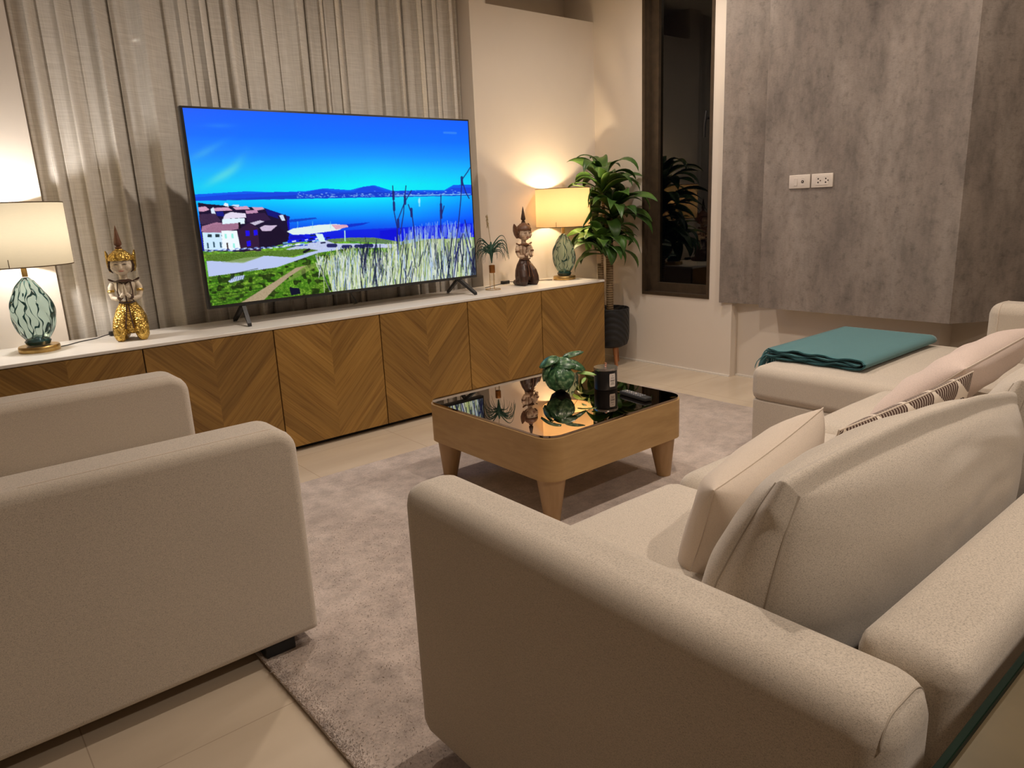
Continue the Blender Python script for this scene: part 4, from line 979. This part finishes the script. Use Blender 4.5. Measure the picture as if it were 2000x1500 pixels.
def candle():
    t = thing('candle_jar', (-1.408, -1.308, TT), 'black glass candle jar with silver lid and white label on the coffee table', 'candle')
    bm = bmesh.new(); lathe(bm, [(0.0001, 0), (0.050, 0.0), (0.052, 0.003), (0.052, 0.086), (0.049, 0.088), (0.0001, 0.088)], 40); to_obj('jar', bm, MT['black'], t)
    bm = bmesh.new(); lathe(bm, [(0.0001, 0.088), (0.0545, 0.088), (0.055, 0.092), (0.053, 0.099), (0.0001, 0.101)], 40); l = to_obj('lid', bm, plain('silver_lid', (0.42, 0.40, 0.38), 0.25, 0.9), t)
    bm = bmesh.new(); lathe(bm, [(0.0001, 0.101), (0.007, 0.101), (0.004, 0.107), (0.0075, 0.112), (0.006, 0.118), (0.0001, 0.119)], 20); to_obj('lid_knob', bm, MT['rose_gold'], l)
    # curved label patch facing the sofa
    a0 = math.atan2(-3.48+1.308, -3.75+1.408)+0.62
    bm = bmesh.new(); g = []
    for i in range(9):
        z = 0.016+0.060*i/8; row = []
        for j in range(9):
            u = j/8*2-1; v = i/8*2-1; k = 0.30*(1-0.12*max(0, abs(v)-0.75)*4*abs(u)); a = a0+k*u; row.append(bm.verts.new((0.0527*math.cos(a), 0.0527*math.sin(a), z)))
        g.append(row)
    for i in range(8):
        for j in range(8): bm.faces.new((g[i][j], g[i][j+1], g[i+1][j+1], g[i+1][j]))
    lb = to_obj('label', bm, MT['paper'], t)
    bm = bmesh.new()
    for z, k in ((0.066, 0.05), (0.056, 0.16), (0.046, 0.2), (0.042, 0.2), (0.034, 0.13), (0.028, 0.18)):
        rnd = random.Random(int(z*1000)); a = a0-k
        while a < a0+k:
            wv = rnd.uniform(0.02, 0.05)
            v = [bm.verts.new((0.0531*math.cos(q), 0.0531*math.sin(q), zz)) for q, zz in ((a, z-0.0013), (a+wv, z-0.0013), (a+wv, z+0.0013), (a, z+0.0013))]; bm.faces.new(v); a += wv+0.012
    to_obj('printed_text', bm, MT['ink'], lb)
candle()
def remote():
    a = Vector((-1.445, -1.43)); b = Vector((-1.44, -1.60)); m_ = (a+b)/2
    t = thing('remote_control', (-1.447, -1.515, TT), 'slim black remote control lying on the coffee table beside the candle jar', 'remote', rz=math.atan2(-0.165, -0.025))
    bm = bmesh.new(); box(bm, -0.085, 0.085, -0.021, 0.021, 0.0, 0.017, bev=0.007); to_obj('body', bm, MT['black_soft'], t)
    bm = bmesh.new()
    for i in range(9):
        for j in (-1, 0, 1):
            box(bm, -0.07+i*0.014, -0.062+i*0.014, j*0.012-0.0035, j*0.012+0.0035, 0.0165, 0.0185, bev=0.001, seg=1)
    bt = to_obj('buttons', bm, plain('grey_buttons', (0.22, 0.22, 0.23), 0.4), t)
    bm = bmesh.new()
    for i in (1, 3, 5): box(bm, -0.07+i*0.014, -0.062+i*0.014, -0.004, 0.004, 0.0185, 0.0190)
    to_obj('white_marks', bm, MT['white_plastic'], bt)
remote()

# ---------------------------------------------------------------- upholstery
def rb(x0, x1, y0, y1, z0, z1, r=0.05, seg=6, puff=0.0):
    bm = bmesh.new(); box(bm, x0, x1, y0, y1, z0, z1)
    bmesh.ops.bevel(bm, geom=list(bm.edges), offset=r, segments=seg, profile=0.5, affect='EDGES')
    if puff:
        bmesh.ops.subdivide_edges(bm, edges=[e for e in bm.edges if e.calc_length() > 0.15], cuts=10, use_grid_fill=True)
        cx, cy = (x0+x1)/2, (y0+y1)/2
        for v in bm.verts:
            if v.co.z > (z0+z1)/2:
                u = (v.co.x-cx)/(x1-x0)*2; w_ = (v.co.y-cy)/(y1-y0)*2
                v.co.z += puff*max(0, 1-u**4)*max(0, 1-w_**4) + 0.002*noise.noise(v.co*7)
    return bm
def loop_seam(pts, r=0.0022): bm = bmesh.new(); tube(bm, pts, r, 6, closed=True); return bm
def rrect3(fixed, axis, a0, a1, b0, b1, r, n=8):
    out = []
    for (p, q) in rrect(a0, a1, b0, b1, r, n): out.append((fixed, p, q) if axis == 'x' else (p, fixed, q))
    return out
def arm_prism(x0, x1, y0, y1, z0, z1, rt, rb_, bev):
    # profile in the XZ plane (rounded corners), extruded along Y with softened edges
    pts = []
    for cx, cz, r, a0 in ((x1, z1, rt, 0), (x0, z1, rt, PI/2), (x0, z0, rb_, PI), (x1, z0, rb_, 1.5*PI)):
        sx_ = -1 if cx == x1 else 1; sz_ = -1 if cz == z1 else 1
        for k in range(9): a = a0+PI/2*k/8; pts.append((cx+sx_*r+r*math.cos(a), cz+sz_*r+r*math.sin(a)))
    bm = bmesh.new(); n = len(pts)
    ins = [0, 0.3, 0.62, 0.87, 1.0]; rings = []
    cxm, czm = (x0+x1)/2, (z0+z1)/2
    def ring(y, d):
        out = []
        for (px, pz) in pts:
            # inset the rounded rectangle by d
            qx = min(max(px, x0+rt), x1-rt); qz = min(max(pz, z0+rt), z1-rt); v = Vector((px-qx, pz-qz)); L = v.length
            if L > 1e-6: v = v*((L-d)/L)
            out.append(bm.verts.new((qx+v.x, y, qz+v.y)))
        return out
    A = [i*PI/12 for i in range(7)]
    for a in A[::-1]: rings.append(ring(y0+bev*(1-math.sin(a)), bev*(1-math.cos(a))))
    for a in A: rings.append(ring(y1-bev*(1-math.sin(a)), bev*(1-math.cos(a))))
    for r1, r2 in zip(rings[:-1], rings[1:]):
        for k in range(n): bm.faces.new((r1[k], r1[(k+1) % n], r2[(k+1) % n], r2[k]))
    bm.faces.new(rings[0]); bm.faces.new(rings[-1][::-1]); bmesh.ops.recalc_face_normals(bm, faces=bm.faces)
    return bm
def armchair():
    t = thing('armchair', (-3.46, -1.15, 0.05), 'boxy beige linen armchair with its arms facing the coffee table', 'armchair')
    O = Vector((-3.46, -1.15, 0.05))
    def P(name, bm, mat=MT['linen']):
        bmesh.ops.translate(bm, verts=bm.verts, vec=-O); o = to_obj(name, bm, mat, t, angle=180); o.modifiers.new('wn', 'WEIGHTED_NORMAL').weight = 100; return o
    for y0, y1 in ((-1.705, -1.535), (-0.765, -0.585)):
        a = P('arm', arm_prism(-3.95, -3.030, y0, y1, 0.055, 0.658, 0.065, 0.012, 0.030))
        bm = bmesh.new(); tube(bm, [(-3.0305, y0+0.032, 0.07), (-3.0305, y0+0.032, 0.593), (-3.0355, y0+0.032, 0.618), (-3.050, y0+0.032, 0.639), (-3.070, y0+0.032, 0.6525), (-3.094, y0+0.032, 0.6580), (-3.65, y0+0.032, 0.6580)], 0.0016, 6); bmesh.ops.translate(bm, verts=bm.verts, vec=-O); to_obj('piping', bm, MT['linen_light'], a)
    P('backrest', rb(-4.0, -3.80, -1.53, -0.77, 0.055, 0.66, 0.05)); P('back_cushion', rb(-3.81, -3.665, -1.525, -0.775, 0.43, 0.665, 0.05, puff=0.01))
    P('seat_base', rb(-3.80, -3.06, -1.53, -0.77, 0.06, 0.28, 0.012, 3)); P('seat_cushion', rb(-3.80, -3.05, -1.528, -0.772, 0.285, 0.43, 0.04, puff=0.015))
    for x, y, z in ((-3.135, -1.655, 0.018), (-3.135, -0.65, 0.018), (-3.90, -1.655, 0.001), (-3.90, -0.65, 0.001)): P('foot', B(x-0.05, x+0.035, y-0.03, y+0.03, z, 0.058, bev=0.004), MT['black_soft'])
armchair()

def sofa():
    O = Vector((-1.5, -2.8, 0.05)); t = thing('sofa', tuple(O), 'long beige linen sectional sofa with a chaise end near the concrete panel', 'sofa')
    def P(name, bm, mat=MT['linen'], par=None, lab=None):
        bmesh.ops.translate(bm, verts=bm.verts, vec=-O); o = to_obj(name, bm, mat, par or t, angle=180); o.modifiers.new('wn', 'WEIGHTED_NORMAL').weight = 100
        if lab: o['label'] = lab
        return o
    a = P('arm', rb(-3.062, -2.925, -3.238, -2.262, 0.07, 0.665, 0.046, 7))
    q_ = [(-3.016-0.0349*math.sin(k*PI/16), -3.222, 0.619+0.0349*math.cos(k*PI/16)) for k in range(8, -1, -1)]+[(-2.971+0.0349*math.sin(k*PI/16), -3.222, 0.619+0.0349*math.cos(k*PI/16)) for k in range(0, 9)]
    bm = bmesh.new(); tube(bm, q_, 0.0013, 6); P('seam', bm, MT['gold_seam'], a)
    P('backrest', rb(-2.920, 0.06, -3.262, -3.125, 0.07, 0.668, 0.036, 7))
    P('arm', rb(-0.10, 0.062, -3.12, -2.39, 0.07, 0.690, 0.05, 7))
    bm = loop_seam(rrect3(-2.438, 'y', -0.0995, 0.0615, 0.0705, 0.6895, 0.05), 0.0022); P('piping', bm, MT['linen_light'])
    P('seat_base', rb(-2.92, -0.905, -3.12, -2.315, 0.07, 0.285, 0.012, 3))
    P('chaise_base', rb(-0.893, 0.060, -3.12, -1.735, 0.07, 0.300, 0.010, 3))
    cz = 0.452
    P('seat_cushion', rb(-2.918, -2.215, -3.06, -2.300, 0.29, cz, 0.055, 6, 0.012)); P('seat_cushion', rb(-2.209, -1.560, -3.06, -2.292, 0.29, cz, 0.055, 6, 0.014)); P('seat_cushion', rb(-1.554, -0.912, -3.06, -2.300, 0.29, cz, 0.055, 6, 0.012))
    P('chaise_cushion', rb(-0.905, 0.060, -2.385, -1.722, 0.290, 0.450, 0.045, 7, 0.012)); P('chaise_cushion', rb(-0.905, -0.105, -3.06, -2.36, 0.296, 0.446, 0.045, 5, 0.0))
    for x, y in ((-2.95, -3.15), (-2.88, -2.50), (-0.86, -1.78), (0.02, -1.78), (-0.05, -3.2)): P('foot', B(x-0.03, x+0.03, y-0.03, y+0.03, 0.018 if (x < -0.2 and -2.95 < y < -0.5) else 0.001, 0.075, bev=0.004), MT['black_soft'])
sofa()

def boxcushion(name, cx, cy, cz, W, Hh, T, lean, label, mat, rz=0.0, seed=1, cat='cushion', group=None, drop=0.0, slump=0.0):
    """back cushion: W along x, Hh up, T thick; boxed with seams and wrinkles"""
    bm = bmesh.new(); N = 64; Mh = 36
    def pt(u, v, s):
        # u,v in [-1,1]; s=+1 front (towards +y), -1 rear
        ed = max(abs(u)**5, abs(v)**5)
        pu = (1-abs(u)**3.2)**0.55; pv = (1-abs(v)**(2.3 if v > 0 else 3.0))**0.55
        th = T/2*(0.30*(1-0.55*max(0, v))+0.70*pu*pv)
        x = W/2*u*(1-0.05*(1-abs(v)**2)*0-0.045*abs(v)**3) ; z = Hh/2*v*(1-0.03*abs(u)**3)
        w_ = noise.noise(Vector((u*2.1+seed, v*2.6, s*3)))*0.010 + noise.noise(Vector((u*5+seed, v*2+u*3, s)))*0.005
        # wrinkle fans from the corners
        w_ += 0.004*math.sin((u*0.8+v)*17+seed)*max(0, abs(u)-0.45)*max(0, v)
        if s < 0:
            for c_, r_ in ((0.35, 1.25), (0.1, 1.44), (0.5, 1.08), (-0.1, 1.58), (0.3, 1.62)):
                dd = math.hypot(u-c_, (v+1.0)*0.8)-r_*0.95; w_ -= 0.0075*math.exp(-(dd/0.032)**2)*max(0, min(1, (v-0.05)*2.5))*max(0, 1-((u-0.25)/0.65)**2)
        z -= slump*u*u*0.5*(v+1)
        return Vector((x, s*(th+w_*(pu*pv)), z+0.006*noise.noise(Vector((u*3, seed, 2)))*(v > 0.6)))
    fr = [[None]*(N+1) for _ in range(Mh+1)]; re = [[None]*(N+1) for _ in range(Mh+1)]
    def cur(t): return math.sin(t*PI/2)*0.9+t*0.1
    for j in range(Mh+1):
        for i in range(N+1):
            u, v = cur(i/N*2-1), cur(j/Mh*2-1)
            fr[j][i] = bm.verts.new(pt(u, v, 1)); re[j][i] = bm.verts.new(pt(u, v, -1))
    for j in range(Mh):
        for i in range(N):
            bm.faces.new((fr[j][i+1], fr[j][i], fr[j+1][i], fr[j+1][i+1])); bm.faces.new((re[j][i], re[j][i+1], re[j+1][i+1], re[j+1][i]))
    ring_f = [fr[0][i] for i in range(N+1)]+[fr[j][N] for j in range(1, Mh+1)]+[fr[Mh][i] for i in range(N-1, -1, -1)]+[fr[j][0] for j in range(Mh-1, 0, -1)]
    ring_r = [re[0][i] for i in range(N+1)]+[re[j][N] for j in range(1, Mh+1)]+[re[Mh][i] for i in range(N-1, -1, -1)]+[re[j][0] for j in range(Mh-1, 0, -1)]
    n = len(ring_f); steps = 5; prev = ring_f; ctr = Vector((0, 0, 0))
    for k in range(1, steps+1):
        q = k/steps
        if k < steps:
            row = []
            for a_, b_ in zip(ring_f, ring_r):
                p = a_.co.lerp(b_.co, q); d = Vector((p.x/W, 0, p.z/Hh)); p = p+d.normalized()*(0.014+0.012*(p.z > 0.3*Hh))*math.sin(PI*q); row.append(bm.verts.new(p))
        else: row = ring_r
        for i in range(n): bm.faces.new((prev[i], prev[(i+1) % n], row[(i+1) % n], row[i]))
        prev = row
    bmesh.ops.recalc_face_normals(bm, faces=bm.faces)
    ptsf = [tuple(v.co) for v in ring_f]; ptsr = [tuple(v.co) for v in ring_r]
    side_ = [(f_[j][i].co.copy()) for f_ in (fr, re) for i in (0, N) for j in range(2, Mh+1)]; side_ = [side_[k*(Mh-1):(k+1)*(Mh-1)] for k in range(4)]
    o = to_obj(name, bm, mat, angle=180); smoothmod(o, 1)
    o.location = (cx, cy, cz); o.rotation_euler = (lean, drop, rz); tag(o, label, cat, group)
    for pp in side_:
        s_ = bmesh.new(); tube(s_, [tuple(p_) for p_ in pp], 0.0018, 6); to_obj('seam', s_, MT['gold_seam'] if mat is MT['linen'] else MT['linen_light'], o)
    return o
gb = 'large beige linen back cushions against the sofa back'
boxcushion('back_cushion', -2.430, -2.965, 0.612, 0.965, 0.39, 0.27, math.radians(15), 'largest beige linen back cushion, nearest the camera-side sofa arm', MT['linen'], 0.0, 1, group=gb, drop=0.07, slump=0.02)
boxcushion('back_cushion', -1.485, -2.965, 0.585, 0.86, 0.38, 0.22, math.radians(15), 'beige linen back cushion in the middle of the sofa, behind the brown leaf print pillow', MT['linen'], 0.0, 2, group=gb)
boxcushion('back_cushion', -0.585, -2.965, 0.595, 0.86, 0.37, 0.22, math.radians(15), 'beige linen back cushion at the chaise end of the sofa', MT['linen'], 0.0, 3, group=gb)

def pillow(name, loc, W, Hh, T, rot, label, mat, seed=1, pinch=0.07, knit=False):
    bm = bmesh.new(); N = 28; g = [[], []]
    for s in (0, 1):
        sg = 1 if s == 0 else -1
        for j in range(N+1):
            row = []
            for i in range(N+1):
                u, v = math.sin((i/N*2-1)*PI/2), math.sin((j/N*2-1)*PI/2)
                ux = u*(1-pinch*(1-v*v)); vy = v*(1-pinch*(1-u*u))
                th = T/2*(max(0, 1-u**4)*max(0, 1-v**4))**0.55*(1+0.10*noise.noise(Vector((u*2+seed, v*2, sg*2))))
                th += 0.0035*math.sin((u+v)*9+seed)*max(0, (1-u*u)*(1-v*v))
                if (i in (0, N) or j in (0, N)):
                    if s == 1: row.append(g[0][j][i]); continue
                    th = 0
                row.append(bm.verts.new((ux*W/2, vy*Hh/2, sg*th)))
            g[s].append(row)
    for s in (0, 1):
        for j in range(N):
            for i in range(N):
                q = (g[s][j][i], g[s][j][i+1], g[s][j+1][i+1], g[s][j+1][i])
                bm.faces.new(q if s == 0 else q[::-1])
    G = g[0]; ring = [tuple(G[0][i].co) for i in range(N+1)]+[tuple(G[j][N].co) for j in range(1, N+1)]+[tuple(G[N][i].co) for i in range(N-1, -1, -1)]+[tuple(G[j][0].co) for j in range(N-1, 0, -1)]
    o = to_obj(name, bm, mat, angle=180); o.location = loc; o.rotation_euler = rot; tag(o, label, 'pillow')
    s_ = bmesh.new(); tube(s_, ring, 0.002, 6, closed=True); to_obj('seam', s_, MT['linen_light'], o)
    return o
# rotation: local z (thickness) turned towards +y, local y up; leaning back
def up(lean, yaw=0.0, roll=0.0): return (Matrix.Rotation(yaw, 4, 'Z') @ Matrix.Rotation(math.radians(90)+lean, 4, 'X') @ Matrix.Rotation(roll, 4, 'Z')).to_euler()
pillow('throw_pillow', (-2.455, -2.700, 0.566), 0.42, 0.31, 0.15, up(math.radians(20), 0.08, 0.17), 'pale plain throw pillow with pointed corner leaning on the nearest back cushion', MT['linen_light'], 2)
pillow('throw_pillow', (-2.02, -2.80, 0.578), 0.74, 0.32, 0.08, up(math.radians(15), 0.0, -0.02), 'cream throw pillow printed with brown striped leaves', MT['leafprint'], 5, 0.04)
pillow('throw_pillow', (-1.08, -2.61, 0.565), 0.74, 0.38, 0.15, up(math.radians(48), 0.04, 0.03), 'pinkish textured throw pillow lying towards the chaise', MT['pink_knit'], 9)

# ---------------------------------------------------------------- folded teal blanket with fringe
def blanket():
    x0, x1, y0, y1 = -0.77, -0.025, -2.155, -1.72; zb = 0.464
    t = thing('folded_blanket', ((x0+x1)/2, (y0+y1)/2, zb), 'folded teal blanket with fringe lying on the chaise', 'blanket'); O = Vector(((x0+x1)/2, (y0+y1)/2, zb))
    # cross-section path (y, z): four layers, smooth folds at y0
    th = 0.0055; lay = [0.005, 0.0165, 0.0295, 0.043]
    path = []
    def seg(ya, yb, z, n=14): return [(ya+(yb-ya)*i/n, z) for i in range(n+1)]
    def fold(y, za, zb_, dirn, n=8):
        r = (zb_-za)/2; return [(y+dirn*r*1.5*math.sin(PI*i/n), (za+zb_)/2-r*math.cos(PI*i/n)) for i in range(1, n)]
    path += seg(y1, y0+0.012, lay[0]); path += fold(y0+0.012, lay[0], lay[3], -1); path += seg(y0+0.012, y1-0.005, lay[3])
    inner = seg(y1, y0+0.018, lay[1])+fold(y0+0.018, lay[1], lay[2], -1)+seg(y0+0.018, y1, lay[2])
    bm = bmesh.new()
    for pi_, pth in enumerate((path, inner)):
        nx = 40; prev = None
        for i in range(nx+1):
            q = i/nx; x = x0+(x1-x0)*q+0.004*math.sin(pi_*2+1); wob = math.exp(-q*9)
            ring = []
            for side in (1, -1):
                idx = range(len(pth)) if side == 1 else range(len(pth)-1, -1, -1)
                for k in idx:
                    y, z = pth[k]; a = pth[max(k-1, 0)]; b = pth[min(k+1, len(pth)-1)]; ty, tz = b[0]-a[0], b[1]-a[1]; L = math.hypot(ty, tz)+1e-9
                    wz = wob*0.0042*math.sin(y*52+z*90)+wob*0.003*math.sin(y*23+z*300+1)
                    xs = 0.006*math.sin(y*40+z*300)*wob
                    bulge = 0.006*math.exp(-((z-0.018)/0.02)**2)*0
                    ring.append(bm.verts.new((x+xs-O.x, y-tz/L*th/2*side*-1-O.y, max(0.0005, z+wz*(1 if z > 0.008 else 0.15)+ty/L*th/2*side*-1))))
            if prev:
                n = len(ring)
                for k in range(n): bm.faces.new((prev[k], prev[(k+1) % n], ring[(k+1) % n], ring[k]))
            prev = ring
    bmesh.ops.recalc_face_normals(bm, faces=bm.faces)
    sh = to_obj('blanket_body', bm, MT['teal'], t, angle=180); 
    so = sh.modifiers.new('s', 'SOLIDIFY'); so.thickness = 0.001
    rnd = random.Random(2); bm = bmesh.new()
    for k in range(230):
        x = x0+0.005+(x1-x0-0.01)*rnd.random(); z0 = rnd.choice(lay); L = rnd.uniform(0.035, 0.062); a = rnd.uniform(-0.25, 0.25) - (0.35 if x < x0+0.12 else 0)
        pts = []; y = y1-0.006
        for i in range(7):
            q = i/6; pts.append((x+a*L*q-O.x+0.003*math.sin(q*7+k), y+L*min(q, 0.75)-O.y, max(-0.050, z0-(0.065+z0)*q*q*1.0)))
        # keep above the rounded cushion front
        out = []
        for (px, py, pz) in pts:
            yy = py+O.y; lim = 0.004 if yy < -1.775 else -0.058+math.sqrt(max(0, 0.058**2-max(0, (yy+1.775))**2))+0.006
            out.append((px, py, max(pz, lim)))
        tube(bm, out, [0.0022]*6+[0.0012], 5)
    to_obj('fringe', bm, MT['teal'], t)
blanket()

# ---------------------------------------------------------------- wall plates on the concrete panel
def plates():
    x = 0.315
    t = thing('wall_plate', (x, -1.248, 1.261), 'white wall plate with a switch and round aerial socket on the concrete panel', 'wall socket')
    to_obj('cover', B(-0.008, 0, -0.064, 0.064, -0.038, 0.038, bev=0.003), MT['white_plastic'], t)
    bm = bmesh.new(); box(bm, -0.0105, -0.008, 0.012, 0.032, -0.022, 0.022, bev=0.001, seg=1); to_obj('rocker', bm, MT['white_plastic'], t)
    bm = bmesh.new(); box(bm, -0.0088, -0.008, -0.032, -0.010, -0.022, 0.022, bev=0.0003, seg=1)
    to_obj('aerial_module', bm, MT['white_plastic'], t)
    bm = bmesh.new(); tube(bm, [(-0.0082, -0.021, 0), (-0.0115, -0.021, 0)], 0.0075, 18); r_ = to_obj('aerial_socket', bm, MT['line_dark'], t)
    bm = bmesh.new(); tube(bm, [(-0.0113, -0.021, 0), (-0.0125, -0.021, 0)], 0.0028, 12); to_obj('pin', bm, MT['white_plastic'], r_)
    t = thing('wall_socket', (x, -1.3835, 1.261), 'white double power socket on the concrete panel beside the aerial plate', 'wall socket')
    to_obj('cover', B(-0.008, 0, -0.063, 0.063, -0.038, 0.038, bev=0.003), MT['white_plastic'], t)
    to_obj('socket_module', B(-0.0095, -0.008, -0.040, 0.036, -0.024, 0.026, bev=0.0006, seg=1), MT['white_plastic'], t)
    for cy in (0.018, -0.026):
        bm = bmesh.new()
        for dy, dz in ((0.003, 0.010), (0.003, -0.010), (-0.010, 0.0)):
            tube(bm, [(-0.0094, cy+dy, dz), (-0.0101, cy+dy, dz)], 0.0043 if dy > 0 else 0.0036, 12)
        to_obj('socket_holes', bm, MT['line_dark'], t)
plates()

# ---------------------------------------------------------------- glass-topped table behind the sofa
def glass_table():
    t = thing('glass_table', (-2.2, -3.85, 0), 'glass table top with dark green edge at the lower right corner', 'table')
    X0, X1, Y0, Y1, Z = -3.32, -1.1, -4.5, -3.316, 0.75
    def P(n, bm, m): bmesh.ops.translate(bm, verts=bm.verts, vec=(2.2, 3.85, 0)); return to_obj(n, bm, m, t, smooth=False)
    P('glass_sheet', B(X0, X1, Y0, Y1-0.007, Z-0.005, Z), MT['top_glass'])
    bm = bmesh.new(); box(bm, X0, X1, Y1-0.007, Y1, Z-0.012, Z+0.0002, bev=0.001, seg=1); P('glass_edge', bm, MT['green_edge'])
    P('table_board', B(X0+0.01, X1-0.01, Y0+0.01, Y1-0.0072, Z-0.03, Z-0.0055), MT['veneer'])
    for x in (X0+0.08, X1-0.08):
        for y in (Y0+0.08, Y1-0.08): P('leg', B(x-0.025, x+0.025, y-0.025, y+0.025, 0, Z-0.03, bev=0.004), MT['oak'])
glass_table()
